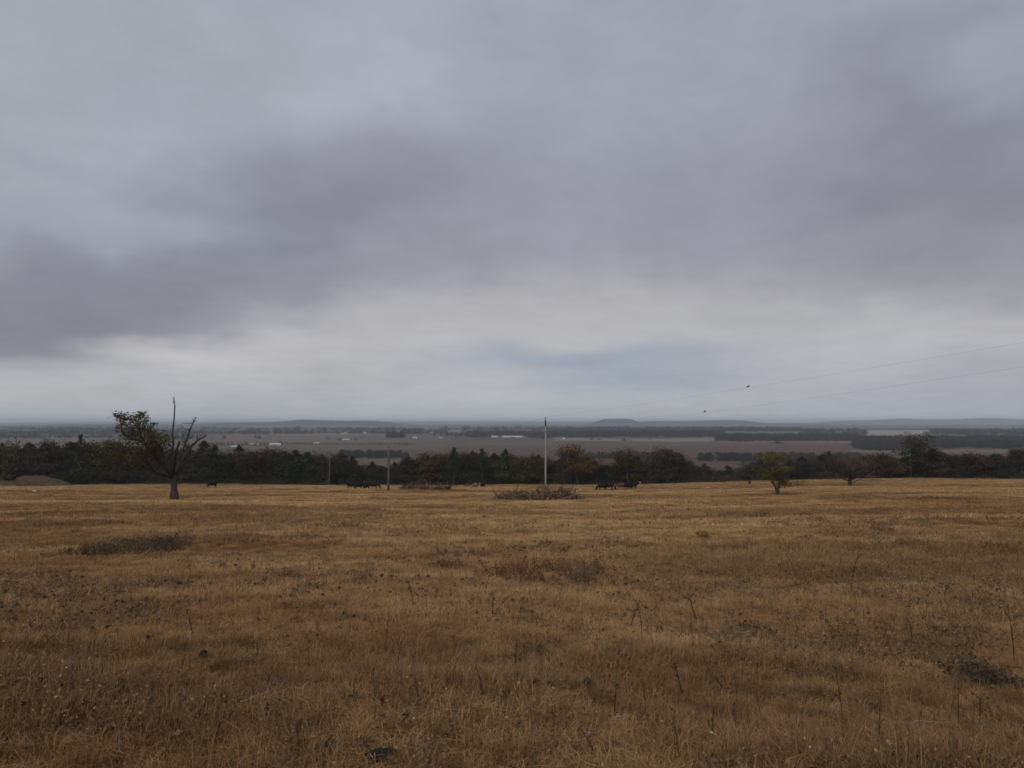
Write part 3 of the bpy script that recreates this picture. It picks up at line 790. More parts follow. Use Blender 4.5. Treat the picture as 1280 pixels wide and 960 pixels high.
# ------------------------------------------------------------------ the three trees standing out in the pasture
def pasture_tree(gen, px, foot, top, wpx, leafm, name, label, seed=0):
    tm, cm = gen; g = hit(px, foot)
    zs = [v[2] for v in cm.v]; xs = [v[0] for v in cm.v]
    h = np.percentile(zs, 99.6); w = np.percentile(np.abs(xs), 96) * 2
    Hh = at_depth(px, top, g.y).z - g.z
    t = empty(name, g, seed, (wpx / FPX * g.y / w, wpx / FPX * g.y / w, Hh / h)); tag(t, label, 'tree')
    link('trunk', tm.mesh('trunk', True), M['bark'], t); link('crown', cm.mesh('crown'), M[leafm], t)
    return g
pasture_tree(deciduous(307, 6, 3.4, 1.1, .12, 3800, .15, stems=2), 972, 619, 565, 54, 'yellow', 'elm_tree', 'small yellow-leaved tree with two stems alone on the pasture', .4)
pasture_tree(deciduous(302, 6, 9, .7, .22, 2200, .13, dome=True, stems=3), 1062, 607.5, 566, 66, 'mauve', 'bare_tree', 'domed bare tree with a short thick trunk at the pasture edge', 1.0)
pasture_tree(deciduous(305, 6, 5, 1.3, .18, 2000, .2), 937.5, 606, 577, 28, 'bare', 'bare_tree', 'small dark tree with visible trunk near the yellow-leaved tree', 2.0)

# ------------------------------------------------------------------ poles, wires, birds
def pole(px, foot, top, r, mat, label, Y=None, dark_top=True):
    g = hit(px, foot) if Y is None else on_ground(px, Y)
    Hh = at_depth(px, top, g.y).z - g.z
    t = empty('utility_pole', g); tag(t, label, 'utility pole', 'poles of the power line')
    mb = MB(); mb.tube([(0, 0, -.4), (0, 0, Hh * .3), (.02, 0, Hh * .7), (0, 0, Hh)], [r * 1.15, r * 1.05, r * .9, r * .75], 12, 1, True)
    link('shaft', mb.mesh('shaft', True), M[mat], t)
    mb = MB(); mb.tube([(0, 0, Hh), (0, 0, Hh + .12), (0, 0, Hh + .16), (0, 0, Hh + .28), (0, 0, Hh + .31)], [.02, .02, .06, .055, .02], 8)
    link('insulator', mb.mesh('insulator', True), M['black_metal'], t)
    if dark_top:
        mb = MB(); mb.tube([(0, 0, Hh - .72), (0, 0, Hh - .70), (0, 0, Hh - .02), (0, 0, Hh + .01)], [r * .82, r * .88, r * .86, r * .7], 10)
        mb.box(-.04, .04, -r - .10, -r * .8, Hh - .6, Hh - .3)
        link('pole_top_bracket', mb.mesh('pole_top_bracket', True), M['pole_dark'], t)
    mb = MB(); mb.tube([(0, -r * .8, Hh - 1.35), (0, -r - .07, Hh - 1.35)], [.03, .03], 6); mb.tube([(0, -r - .05, Hh - 1.42), (0, -r - .05, Hh - 1.28)], [.05, .05], 8)
    link('neutral_spool', mb.mesh('neutral_spool', True), M['black_metal'], t)
    return g, Hh
g1, h1 = pole(682, 617, 525, .105, 'pole', 'whitish utility pole rising behind the brush pile above the horizon')
g2, h2 = pole(485.5, 613.5, 561, .13, 'pole_dark', 'thin grey utility pole beside the four black cattle', dark_top=False)
g3, h3 = pole(413, 600, 567, .13, 'pole_dark', 'faint thin utility pole against the dark trees, farthest of the line', Y=YE - 2, dark_top=False)
top1 = g1 + Vector((0, 0, h1 + .30)); neu1 = g1 + Vector((0, -.2, h1 - 1.35))
def catenary(a, b, sag, n=40):
    return [a.lerp(b, i / n) - Vector((0, 0, 4 * sag * (i / n) * (1 - i / n))) for i in range(n + 1)]
def solve_wire(a, bxy, row_at_edge, sag):
    lo, hi = -20, 40
    for _ in range(60):
        m = (lo + hi) / 2; b = Vector((*bxy, m)); best = None
        for p in catenary(a, b, sag, 400):
            if p.y > 5:
                q = project(p)
                if best is None or abs(q[0] - 1280) < abs(best[0] - 1280): best = q
        if best[1] > row_at_edge: lo = m
        else: hi = m
    return Vector((*bxy, m))
P2 = (38.0, 20.0)
up2 = solve_wire(top1, P2, 428, .35); lo2 = solve_wire(neu1, P2, 458, .45)
def wire(a, b, sag, r, label, group='wires of the power line'):
    mb = MB(); mb.tube(catenary(a, b, sag), [r] * 41, 5)
    return tag(link('power_line', mb.mesh('power_line', True), M['wire']), label, 'power line', group)
wire(top1, up2, .35, .0034, 'upper thin wire rising from the whitish pole toward the right')
wire(neu1, lo2, .45, .0034, 'lower thin wire running below the upper one right of the whitish pole')
t2 = g2 + Vector((0, 0, h2 + .3)); n2 = g2 + Vector((0, -.18, h2 - 1.35)); t3 = g3 + Vector((0, 0, h3 + .3)); n3 = g3 + Vector((0, -.18, h3 - 1.35))
wire(top1, t2, .6, .005, 'upper thin wire between the whitish pole and the thin grey pole')
wire(neu1, n2, .6, .005, 'lower thin wire between the whitish pole and the thin grey pole')
wire(t2, t3, .6, .005, 'upper thin wire between the thin grey pole and the farthest pole')
wire(n2, n3, .6, .005, 'lower thin wire between the thin grey pole and the farthest pole')
# the pole just outside the picture that carries the wires' other end
g4 = Vector((P2[0], P2[1], Hs(*P2)))
def near_pole():
    t = empty('utility_pole', g4); tag(t, 'utility pole outside the frame that carries the wires', 'utility pole', 'poles of the power line')
    Hh = up2.z - g4.z - .3
    mb = MB(); mb.tube([(0, 0, -.4), (0, 0, Hh * .5), (0, 0, Hh)], [.18, .16, .12], 12); link('shaft', mb.mesh('shaft', True), M['pole'], t)
    mb = MB(); mb.tube([(0, 0, Hh), (0, 0, Hh + .12), (0, 0, Hh + .16), (0, 0, Hh + .30)], [.02, .02, .06, .05], 8); link('insulator', mb.mesh('insulator', True), M['black_metal'], t)
near_pole()
def bird(a, b, sag, pxw, label, seed):
    pts = catenary(a, b, sag, 2000); p = min((q for q in pts if q.y > 5), key=lambda q: abs(project(q)[0] - pxw))
    mb = MB()
    mb.tube([(-.20, 0, .10), (-.12, 0, .11), (0, 0, .13), (.08, 0, .17), (.12, 0, .21), (.17, 0, .22), (.21, 0, .215)], [.008, .045, .075, .065, .048, .045, .006], 8)
    body = mb.mesh('bird', True)
    o = link('bird', body, M['bird'], loc=p, rz=seed); o.scale = (.75,) * 3; tag(o, label, 'bird', 'small dark birds on the wires')
    w = MB()
    for s in (-1, 1):
        w.add([(.07, s * .06, .18), (-.02, s * .085, .17), (-.22, s * .035, .09), (-.08, s * .065, .08)], [(0, 1, 2, 3)])
        w.tube([(.0, s * .03, .07), (.01, s * .03, .0)], [.008, .006], 4)
    w.add([(-.16, -.03, .11), (-.16, .03, .11), (-.36, .045, .06), (-.36, -.045, .06), (-.16, -.03, .10), (-.16, .03, .10), (-.36, .045, .05), (-.36, -.045, .05)], [(0, 1, 2, 3), (7, 6, 5, 4), (0, 4, 5, 1), (1, 5, 6, 2), (2, 6, 7, 3), (3, 7, 4, 0)])
    link('folded_wings_and_tail', w.mesh('folded_wings_and_tail'), M['bird'], o)
bird(top1, up2, .35, 935, 'small dark bird perched on the upper wire', .3)
bird(neu1, lo2, .45, 881, 'small dark bird perched on the lower wire', .9)

# ------------------------------------------------------------------ cattle
def cow_mesh(pose, white_face=False):
    V, E, R = [], [], []
    def v(p, r, par=None):
        V.append(p); R.append(r)
        if par is not None: E.append((par, len(V) - 1))
        return len(V) - 1
    hip = v((0, -.62, 1.08), (.29, .38)); mid = v((0, -.05, .95), (.38, .50), hip); sh = v((0, .52, 1.02), (.30, .46), mid)
    if pose == 'graze':
        nk = v((0, .92, .92), (.15, .20), sh); hd = v((0, 1.18, .52), (.12, .14), nk); mz = v((0, 1.32, .16), (.075, .085), hd)
    else:
        nk = v((0, .88, 1.27), (.15, .22), sh); hd = v((0, 1.16, 1.42), (.125, .15), nk); mz = v((0, 1.48, 1.25), (.08, .09), hd)
    for s in (-1, 1):
        a = v((s * .17, .50, .72), (.11, .13), sh); b = v((s * .17, .52, .40), (.06, .065), a); c = v((s * .17, .50, .12), (.05, .05), b); v((s * .17, .53, 0), (.06, .065), c)
        a = v((s * .18, -.60, .80), (.14, .19), hip); b = v((s * .18, -.78, .50), (.065, .08), a); c = v((s * .18, -.72, .14), (.05, .055), b); v((s * .18, -.69, 0), (.06, .065), c)
        v((s * .26, hd and V[hd][1] - .06, V[hd][2] + .06), (.035, .05), hd)
    t = v((0, -.90, 1.22), (.04, .04), hip); t = v((0, -.98, .9), (.028, .028), t); v((0, -.97, .48), (.05, .05), t)
    me = bpy.data.meshes.new('cow'); me.from_pydata(V, E, [])
    o = bpy.data.objects.new('cow_build', me); ROOT.objects.link(o)
    md = o.modifiers.new('skin', 'SKIN'); md.use_smooth_shade = True
    lay = me.skin_vertices[0].data
    for i, r in enumerate(R): lay[i].radius = r
    lay[0].use_root = True
    sb = o.modifiers.new('sub', 'SUBSURF'); sb.levels = 1; sb.render_levels = 1
    dg = bpy.context.evaluated_depsgraph_get()
    out = bpy.data.meshes.new_from_object(o.evaluated_get(dg)); out.name = 'cow'
    bpy.data.objects.remove(o)
    out.materials.clear()
    if white_face:
        for p in out.polygons:
            if (p.center.y > 1.12 if pose == 'stand' else (p.center.y > 1.1 and p.center.z < .6)): p.material_index = 1
    return out
COW = {(p, w): cow_mesh(p, w) for p in ('stand', 'graze') for w in (False, True)}
def cow(px, foot, pose, hide, face_rz, label, group, wf=False, size=1.0, dY=0):
    me = COW[(pose, wf)].copy(); me.materials.append(M[hide]); 
    if wf: me.materials.append(M['white_hide'])
    g = hit(px, foot, YE - 2); g = on_ground(px, min(YE - 2, g.y + dY)); size *= .88
    o = link('cow', me, loc=g + Vector((0, 0, -.14)), rz=face_rz); o.scale = (size,) * 3
    return tag(o, label, 'cow', group)
L_, R_ = rad(90), rad(-90)       # facing left / right in the view
GC = 'cattle at the pasture edge'
cow(440.5, 611.3, 'stand', 'black_hide', L_ + .3, 'black cow, leftmost of the four black cattle beside the thin grey pole', GC)
cow(449.5, 611.6, 'graze', 'black_hide', R_ + .9, 'black cow, second from the left of the four beside the grey pole', GC)
cow(458.5, 611.6, 'stand', 'black_hide', L_ - 1.0, 'black cow, third from the left of the four beside the grey pole', GC, dY=4)
cow(467.5, 611.3, 'graze', 'black_hide', R_, 'black cow, rightmost of the four and closest to the thin grey pole', GC)
cow(268, 609.6, 'stand', 'black_hide', R_ + .7, 'lone black cow against the dark trees right of the dead oak', GC)
cow(584, 609.0, 'graze', 'brown_hide', L_, 'brown cow grazing at the tree line, left of the tan cow', GC, size=.8)
cow(594, 609.8, 'graze', 'tan_hide', L_ + .9, 'tan cow grazing between the brown cow and a black cow', GC, size=.78)
cow(603.5, 609.8, 'stand', 'black_hide', L_ + .9, 'white-faced black cow beside the tan cow, left of the brush pile', GC, wf=True)
cow(752, 612.6, 'graze', 'black_hide', L_ + .5, 'black cow grazing right of the brush pile, left one of two', GC)
cow(760.5, 612.2, 'graze', 'black_hide', R_ - .4, 'black cow grazing right of the brush pile, right one of two', GC)
cow(776, 612.0, 'graze', 'brown_hide', L_, 'brown cow grazing beside the white-faced cow and another black one', GC)
cow(783.5, 611.8, 'graze', 'black_hide', R_ + .8, 'black cow between the brown cow and the white-faced cow', GC)
cow(790, 611.6, 'stand', 'black_hide', R_, 'white-faced black cow at the right end of the grazing row', GC, wf=True)

# ------------------------------------------------------------------ rocks, mound, brush piles
def blob(rx, ry, rz_, seed, rough=.18, n=3):
    import bmesh
    bm = bmesh.new(); bmesh.ops.create_icosphere(bm, subdivisions=n, radius=1)
    rs = np.random.default_rng(seed); off = rs.uniform(0, 50, 2)
    for v in bm.verts:
        c = v.co; k = 1 + rough * 2 * (float(fbm(np.array([c.x * 1.3 + off[0] + c.z]), np.array([c.y * 1.3 + off[1] - c.z * .7]), seed % 9, 3)[0]) - .5)
        v.co = Vector((c.x * rx * k, c.y * ry * k, c.z * rz_ * k))
    me = bpy.data.meshes.new('blob'); bm.to_mesh(me); bm.free()
    me.polygons.foreach_set('use_smooth', [True] * len(me.polygons)); return me
def rock(px, row, wpx, hpx, label, seed):
    g = hit(px, row); k = g.y / FPX
    o = link('rock', blob(wpx * k / 2, wpx * k / 2.4, hpx * k * .75, seed, .3), M['rock'], loc=g + Vector((0, 0, hpx * k * .25))); tag(o, label, 'rock', 'pale rocks on the pasture')
rock(645.5, 620.5, 5.5, 4.5, 'round pale rock at the left end of the brush pile', 1)
rock(721, 614.5, 4, 1.8, 'white rock lying just right of the brush pile', 2)
rock(725.5, 613, 2.6, 1.8, 'smaller white rock touching the one right of the brush pile', 3)
rock(43, 615.4, 5.4, 3, 'white rock on the grass in front of the dirt mound', 4)
rock(76, 611.5, 4, 2, 'smaller white rock at the right foot of the dirt mound', 5)
def mound():
    g = on_ground(36, 214); k = g.y / FPX
    o = link('dirt_mound', blob(42 * k, 18 * k, 10.5 * k, 6, .62, 5), M['earth'], loc=g + Vector((0, 0, -1.5 * k)))
    random.seed(61); mb = MB()
    for v in random.sample([v for v in o.data.vertices if v.co.z > .8 * k], 900):
        d = Vector((random.gauss(0, .3), random.gauss(0, .3), 1)) * random.uniform(.15, .55); mb.tube([v.co, v.co + d], [.02, .008], 3, random.uniform(.6, 1.3), False)
        for j in range(2): mb.leaf(v.co + d * random.random(), .16, random.uniform(.5, 1.3))
    link('weed_tufts', mb.mesh('weed_tufts'), M['dark_weed'], o)
    tag(o, 'low brown dirt mound at the edge of the dark trees', 'mound')
mound()
def brush(px, row, wpx, hpx, n, label, seed, cat='brush pile', lsc=1.0, arch=False):
    random.seed(seed); g = hit(px, row); k = g.y / FPX; w, h = wpx * k, hpx * k
    t = empty('brush_pile', g); tag(t, label, cat, 'piles of dead branches')
    heavy, fine = MB(), MB()
    def pile(x): return (.42 + .58 * float(sstep(-.12, .12, x / w))) * max(.12, (1 - abs(x / (w / 2)) ** 2.2)) * h * (.5 + float(vnoise(np.array([x * 2.3]), np.array([seed * 3.]), 7)[0])) * (.55 + .45 * float(vnoise(np.array([x * 1.1]), np.array([seed * 1.]), 3)[0]) * 1.3)
    for i in range(n):
        x = random.uniform(-.5, .5) * w; y = random.gauss(0, w * .2); z = random.uniform(0, pile(x)) 
        a = random.uniform(0, 6.28); el = random.gauss(.10, .38) if random.random() < .86 else random.uniform(.6, 1.35); L = random.uniform(.4, 2.1) * lsc
        d = Vector((math.cos(a) * math.cos(el), math.sin(a) * math.cos(el), math.sin(el)))
        p = Vector((x, y, z)) - d * L * .4; p.z = max(p.z, -.05)
        mid = p + d * L * .5 + Vector((random.gauss(0, .1), random.gauss(0, .1), random.gauss(0, .1))) * L
        r = random.choice((.012, .018, .03, .05, .09)) * lsc
        (heavy if r > .04 * lsc else fine).tube([p, mid, p + d * L], [r, r * .8, r * .35], 5, random.uniform(.45, 1.3))
        if r < .03 * lsc:
            for j in range(5):
                s = Vector((random.gauss(0, 1), random.gauss(0, 1), random.gauss(.3, .8))).normalized() * L * .35
                fine.tube([mid, mid + s], [r * .6, r * .3], 3, random.uniform(.5, 1.2), False)
    link('heavy_limbs', heavy.mesh('heavy_limbs'), M['brush'], t); link('fine_branches', fine.mesh('fine_branches'), M['brush'], t)
    if arch:
        mb = MB(); q = Vector((13 * k, -.4, 0))
        pts = [q + Vector((-5 * k, 0, 3 * k)), q + Vector((-3.5 * k, 0, 8 * k)), q + Vector((0, 0, 10 * k)), q + Vector((3.5 * k, 0, 6.5 * k)), q + Vector((5 * k, 0, 0))]
        mb.tube(pts, [1.4 * k, 2.2 * k, 2.6 * k, 2.8 * k, 3.2 * k], 8, .6, True, .2)
        for j in range(14):
            a = random.uniform(0, 6.28); d = Vector((math.cos(a), math.sin(a) * .5, random.uniform(0, 1))) * random.uniform(3, 7) * k
            c = q + Vector((1 * k, 0, 7 * k)); mb.tube([c, c + d * .6, c + d], [.9 * k, .6 * k, .2 * k], 4, random.uniform(.5, 1))
        link('root_ball', mb.mesh('root_ball', True), M['brush'], t)
    return g
brush(672, 626, 106, 21, 460, 'large tangled brush pile of dead branches in front of the whitish pole', 5, arch=True)
brush(519, 612.5, 34, 8, 200, 'low grey brush pile between the thin grey pole and the pale cattle', 6, lsc=1.0)
brush(552, 612.5, 22, 4.5, 110, 'smallest low brush heap left of the pale cattle at the tree line', 7)

# ------------------------------------------------------------------ weed patches
def weed_patch(px, row, wpx, dpx, h, n, mat, label, seed, leafy=1.0, pale=0.0):
    random.seed(seed); g = hit(px, row); k = g.y / FPX; w = wpx * k
    g2_ = hit(px, row - dpx); D = max(.5, g2_.y - g.y)
    o_pts = []
    mb = MB()
    for i in range(n):
        x = random.gauss(0, .26) * w; y = random.uniform(0, 1) * D
        if abs(x) > w * .55: continue
        e = (1 - (x / (w * .56)) ** 2); nz = float(fbm(np.array([g.x + x * 1.0]) * 2.1, np.array([g.y + y]) * 1.3, 12 + seed, 3)[0]); hh = h * random.uniform(.3, 1.0) * (.35 + .4 * e) * (.35 + 1.2 * nz)
        if random.random() > .25 + 2.2 * (nz - .28): continue
        z0 = Hs(g.x + x, g.y + y) - g.z - .02
        p = Vector((x, y, z0)); d = Vector((random.gauss(0, .35), random.gauss(0, .35), 1)) * hh
        sh = random.uniform(.5, 1.25); r = .003 + .0004 * g.y * .25
        mb.tube([p, p + d * .55 + Vector((random.gauss(0, .04), 0, 0)), p + d], [r, r * .8, r * .4], 3, sh, False)
        for j in range(random.randint(1, 3)):
            q = p + d * random.uniform(.3, .95); s = Vector((random.gauss(0, 1), random.gauss(0, 1), .7)).normalized() * hh * .3
            mb.tube([q, q + s], [r * .6, r * .35], 3, sh, False)
            for m in range(2):
                if random.random() < leafy * .75: mb.leaf(q + s * random.random(), .030 + .0010 * g.y, random.uniform(.5, 1.3) * (1 + pale * random.random()))
    o = link('weed_patch', mb.mesh('weed_patch'), M[mat], loc=g); tag(o, label, 'weed patch', 'clumps of dead weeds in the pasture')
weed_patch(219, 629, 66, 4, .14, 420, 'red_weed', 'dark reddish litter and weeds round the foot of the dead oak', 20, 1.2)
weed_patch(131, 698, 140, 13, .40, 1900, 'dark_weed', 'long dark patch of low dead weeds nearest the dead oak', 1)
weed_patch(560, 717, 55, 9, .28, 300, 'red_weed', 'small reddish patch of weeds left of the long reddish one', 2)
weed_patch(690, 736, 190, 20, .50, 1300, 'red_weed', 'long reddish patch of dead weeds in the middle of the pasture', 3, .7)
weed_patch(727, 737, 36, 6, .58, 160, 'pale_weed', 'pale bristly clump standing in the long reddish weed patch', 4, .3)
weed_patch(1185, 692, 70, 10, .28, 360, 'dark_weed', 'dark grey patch of weeds between the domed tree and the frame edge', 5)
weed_patch(1260, 693, 50, 8, .28, 260, 'dark_weed', 'dark grey weed patch cut off by the frame edge, beyond the other grey one', 6)
weed_patch(958, 806, 62, 18, .22, 420, 'dark_weed', 'bushy dark grey weed clump in the right half of the foreground', 7, 1.2)
weed_patch(1085, 826, 120, 26, .14, 420, 'dark_weed', 'low grey weed patch just right of the bushy dark clump', 8, 1.0, .6)
weed_patch(1262, 868, 70, 26, .24, 420, 'dark_weed', 'dark weed clump at the frame edge in the near foreground', 9, 1.2)
weed_patch(740, 850, 200, 70, .20, 900, 'dark_weed', 'broad grey-brown patch of dead weeds around the dark cow pat', 10, .8, .8)
weed_patch(850, 654, 26, 8, .6, 90, 'pale_weed', 'pale upright weed clump beyond the reddish patch', 11, .4)
weed_patch(1040, 659, 20, 6, .5, 90, 'red_weed', 'small bushy weed clump on the pasture below the domed bare tree', 12)
weed_patch(1109, 668, 30, 5, .4, 120, 'red_weed', 'low brown weed clump to the right of the small bushy one', 13)
weed_patch(882, 675, 10, 3, .3, 60, 'red_weed', 'tiny round brown weed clump near the pale upright clump', 14)
weed_patch(166, 690, 18, 5, 1.0, 40, 'pale_weed', 'tall thin pale weeds rising behind the long dark patch', 15, .4)
weed_patch(1010, 748, 60, 10, .2, 160, 'dark_weed', 'small grey weed patch below the tall curved stalk', 16, .8, .8)
weed_patch(395, 783, 60, 20, .16, 200, 'dark_weed', 'small dark weed patch left of the middle of the pasture', 17, .8)
weed_patch(330, 905, 70, 25, .10, 160, 'dark_weed', 'low dark bare-looking weed spot in the left foreground', 18, .8)
weed_patch(285, 838, 110, 24, .14, 260, 'dark_weed', 'greyish weed patch around the black dung in the left foreground', 19, .9, .9)

# ------------------------------------------------------------------ standing stalks
def stalk_protos():
    out = []
    for s in range(6):
        random.seed(700 + s); st, hd = MB(), MB()
        bend = Vector((random.uniform(-.18, .18), random.uniform(-.15, .15), 0))
        pts = [Vector((0, 0, -.03)), Vector((0, 0, .33)) + bend * .15, Vector((0, 0, .68)) + bend * .5, Vector((0, 0, 1)) + bend]
        st.tube(pts, [.0105, .0090, .0070, .0040], 5)
        for k in range(5 + s):
            t = random.uniform(.45, .98); i = min(2, int(t * 3)); q = pts[i].lerp(pts[i + 1], t * 3 - i)
            d = Vector((random.gauss(0, 1), random.gauss(0, 1), 1.6)).normalized() * random.uniform(.06, .20)
            st.tube([q, q + d * .6 + Vector((0, 0, .01)), q + d], [.0046, .0036, .0022], 4)
            if s % 3 != 2 or k % 2:
                for m in range(3): hd.leaf(q + d + Vector((random.gauss(0, .012), random.gauss(0, .012), random.gauss(0, .012))), .034, random.uniform(.6, 1.3), asp=.8)
        for k in range(4): hd.leaf(pts[-1] + Vector((random.gauss(0, .012), random.gauss(0, .012), random.gauss(0, .03))), .028, random.uniform(.6, 1.2), asp=.6)
        out.append((st.mesh('stem'), hd.mesh('weed_tufts')))  # second mesh: loose seed heads at the twig and stem tips
    return out
SP_ = stalk_protos(); SPM = {}
def thin_weeds():
    Q = []
    for i, (a, b) in enumerate(SP_):
        vs = [tuple(v.co) for v in a.vertices]; nv = len(vs); vs += [tuple(v.co) for v in b.vertices]
        fs = [tuple(p.vertices) for p in a.polygons] + [tuple(j + nv for j in p.vertices) for p in b.polygons]
        me = bpy.data.meshes.new('thin_weed'); me.from_pydata(vs, [], fs)
        at = me.attributes.new('shade', 'FLOAT', 'POINT'); at.data.foreach_set('value', np.ones(len(vs), np.float32))
        Q.append(proto(f'thin_weed.{i:03d}', me, M[('weed', 'red_weed', 'pale_weed')[i % 3]]))
    n = 1500; yy = 4.4 + 38 * RNG.random(n) ** 1.5; xx = RNG.uniform(-1, 1, n) * (yy * .74 + 2)
    k = RNG.random(n) < np.clip(3.2 * (fbm(xx / 5, yy / 4, 96, 3) - .38), .10, 1)
    xx, yy = xx[k], yy[k]; n = len(xx)
    h = RNG.uniform(.16, .48, n); s = np.stack([h * .75, h * .75, h], 1)
    scatter('thin_weeds', np.stack([xx, yy, H(xx, yy)], 1), RNG.uniform(0, 6.28, n), s, np.ones(n), RNG.integers(0, 6, n), Q, None)
thin_weeds()
def stalk(px, foot, top, lean, mat, label, k):
    g = hit(px, foot); Hh = max(.1, at_depth(px, top, g.y).z - g.z)
    key = (k % 6, mat)
    if key not in SPM:
        a, b = (m.copy() for m in SP_[k % 6]); a.materials.append(M[mat]); b.materials.append(M[mat]); SPM[key] = (a, b)
    t = empty('weed_stalk', g, k * 1.3, (max(Hh, .35 + .03 * g.y),) * 2 + (Hh,)); t.rotation_euler = (0, lean, 0)
    link('stem', SPM[key][0], parent=t, rz=k * 1.7); link('weed_tufts', SPM[key][1], parent=t, rz=k * 1.7)
    t.scale = t.scale; tag(t, label, 'weed stalk', 'dead weed stalks standing in the grass')
ST = [(241, 804, 756, .02, 'weed', 'straight dark stalk standing alone in the left foreground'),
 (391, 713, 697, 0, 'weed', 'short dark stalk beside a cow pat left of the middle'),
 (517, 757, 722, -.08, 'weed', 'forked stalk left of the small reddish weed patch'),
 (507, 772, 738, .06, 'pale_weed', 'thin pale stalk just in front of the forked stalk'),
 (605, 752, 716, .02, 'red_weed', 'reddish stalk at the left end of the long reddish patch'),
 (697, 770, 738, .03, 'red_weed', 'thin reddish stalk below the pale bristly clump'),
 (616, 778, 742, -.04, 'weed', 'thin dark stalk in front of the long reddish patch'),
 (781, 736, 709, .0, 'red_weed', 'red-brown tufted stalk at the right end of the long reddish patch'),
 (791, 745, 727, .03, 'weed', 'short tufted dark stalk just right of the red-brown tufted one'),
 (788, 790, 752, 0, 'weed', 'straight dark stalk below the short tufted stalk'),
 (872, 782, 740, -.22, 'weed', 'leaning dark stalk in the middle right of the pasture'),
 (1063, 742, 690, .05, 'weed', 'tall curved bare stalk standing alone on the right of the pasture'),
 (1048, 735, 700, -.05, 'pale_weed', 'faint pale stalk just left of the tall curved one'),
 (1158, 738, 705, .02, 'pale_weed', 'faint pale stalk below the grey weed patch'),
 (1178, 784, 754, 0, 'weed', 'thin stalk in the right middle ground in front of the grey patches'),
 (1140, 804, 776, .02, 'weed', 'short dark stalk right of the bushy dark clump'),
 (1268, 832, 768, .04, 'weed', 'tall thin stalk near the frame edge, above the dark edge clump'),
 (1045, 800, 774, 0, 'weed', 'short stalk between the bushy dark clump and the red forb'),
 (570, 776, 766, 0, 'weed', 'very short black stalk left of the middle foreground'),
 (645, 836, 806, -.1, 'weed', 'dark leaning stalk above the broad grey-brown patch'),
 (604, 880, 832, .05, 'weed', 'forked dark stalk left of the dark cow pat'),
 (525, 890, 858, -.18, 'weed', 'dark leaning stalk in the foreground left of the forked one'),
 (548, 832, 800, .02, 'red_weed', 'reddish thin stalk in the foreground behind the forked dark stalk'),
 (680, 812, 774, .03, 'pale_weed', 'pale thin stalk behind the broad grey-brown patch, left one'),
 (720, 840, 796, .0, 'pale_weed', 'pale thin stalk behind the broad grey-brown patch, right one'),
 (768, 904, 852, .02, 'weed', 'upright dark stalk beside the pale stick'),
 (735, 892, 846, -.35, 'pale_weed', 'straw-coloured leaning stalks just below the dark cow pat'),
 (787, 948, 882, .03, 'red_weed', 'tall reddish stalk in front of the pale stick at the bottom'),
 (745, 955, 915, -.05, 'weed', 'dark stalk rising from the bottom edge below the pale stick'),
 (853, 872, 822, -.15, 'weed', 'leaning forked stalk right of the broad grey-brown patch'),
 (890, 935, 880, .03, 'weed', 'dark stalk with side twigs in the right foreground'),
 (882, 915, 862, -.12, 'red_weed', 'reddish leaning stalk beside the stalk with side twigs'),
 (1005, 890, 850, .06, 'red_weed', 'reddish stalk right of the small dark weeds in the right foreground'),
 (905, 868, 836, -.1, 'weed', 'short leaning stalk below the bushy dark clump'),
 (1225, 912, 870, .02, 'weed', 'thin stalk in front of the dark clump at the frame edge'),
 (135, 860, 800, 0, 'pale_weed', 'tall pale stalk in the left foreground'),
 (106, 850, 806, .04, 'pale_weed', 'shorter pale stalk just left of the tall pale one'),
 (332, 862, 840, 0, 'weed', 'short dark stalk right of the black dung in the left foreground'),
 (148, 950, 905, .12, 'pale_weed', 'straw-coloured stalk leaning at the bottom left')]
for i, a in enumerate(ST): stalk(*a, i)
def red_forb():
    random.seed(77); g = hit(1103, 806); mb, lf = MB(), MB()
    for k in range(9):
        d = Vector((random.gauss(0, .5), random.gauss(0, .4), 1)).normalized() * random.uniform(.16, .30)
        mb.tube([(0, 0, -.02), d * .6, d], [.004, .003, .0015], 4)
        for j in range(4): lf.leaf(d * random.uniform(.5, 1.0) + Vector((random.gauss(0, .015),) * 3), .035, random.uniform(.6, 1.3))
    t = empty('weed_plant', g); tag(t, 'small red-brown forb with round leaves beyond the low grey patch', 'weed plant')
    link('stems', mb.mesh('stems'), M['red_weed'], t); link('leaves', lf.mesh('leaves'), M['red_weed'], t)
red_forb()

# ------------------------------------------------------------------ sticks and dung on the grass
def stick(x0, y0, x1, y1, r, label, seed, lift=.06):
    random.seed(seed); a, b = hit(x0, y0), hit(x1, y1); c = a.lerp(b, .5)
    mb = MB(); n = 8; L = (b - a).length
    pts = []
    for i in range(n + 1):
        p = a.lerp(b, i / n) - c; p += Vector((0, random.gauss(0, .02) * L, lift + random.gauss(0, .012))); pts.append(p)
    mb.tube(pts, [r * (1 - .5 * i / n) for i in range(n + 1)], 7, 1, True, .1)
    q = pts[5]; mb.tube([q, q + Vector((.05, .05, .03))], [r * .5, r * .25], 5)
    tag(link('stick', mb.mesh('stick', True), M['pale_stick'], loc=c), label, 'stick', 'fallen sticks on the grass')
stick(745, 903, 783, 908, .010, 'thick pale stick lying beside the upright dark stalk', 1, .055)
stick(962, 921, 994, 935, .009, 'pale stick slanting down toward the corner of the right foreground', 2, .055)
stick(994, 949, 1022, 948, .009, 'short pale stick at the bottom edge on the right', 3, .055)
stick(1046, 944, 1072, 934, .009, 'pale stick slanting up near the bottom edge on the right', 4, .06)
stick(1126, 913, 1184, 917, .006, 'long thin pale stick in the right foreground', 5, .07)
stick(838, 765, 856, 768, .012, 'small pale stick right of the middle of the pasture', 6, .10)
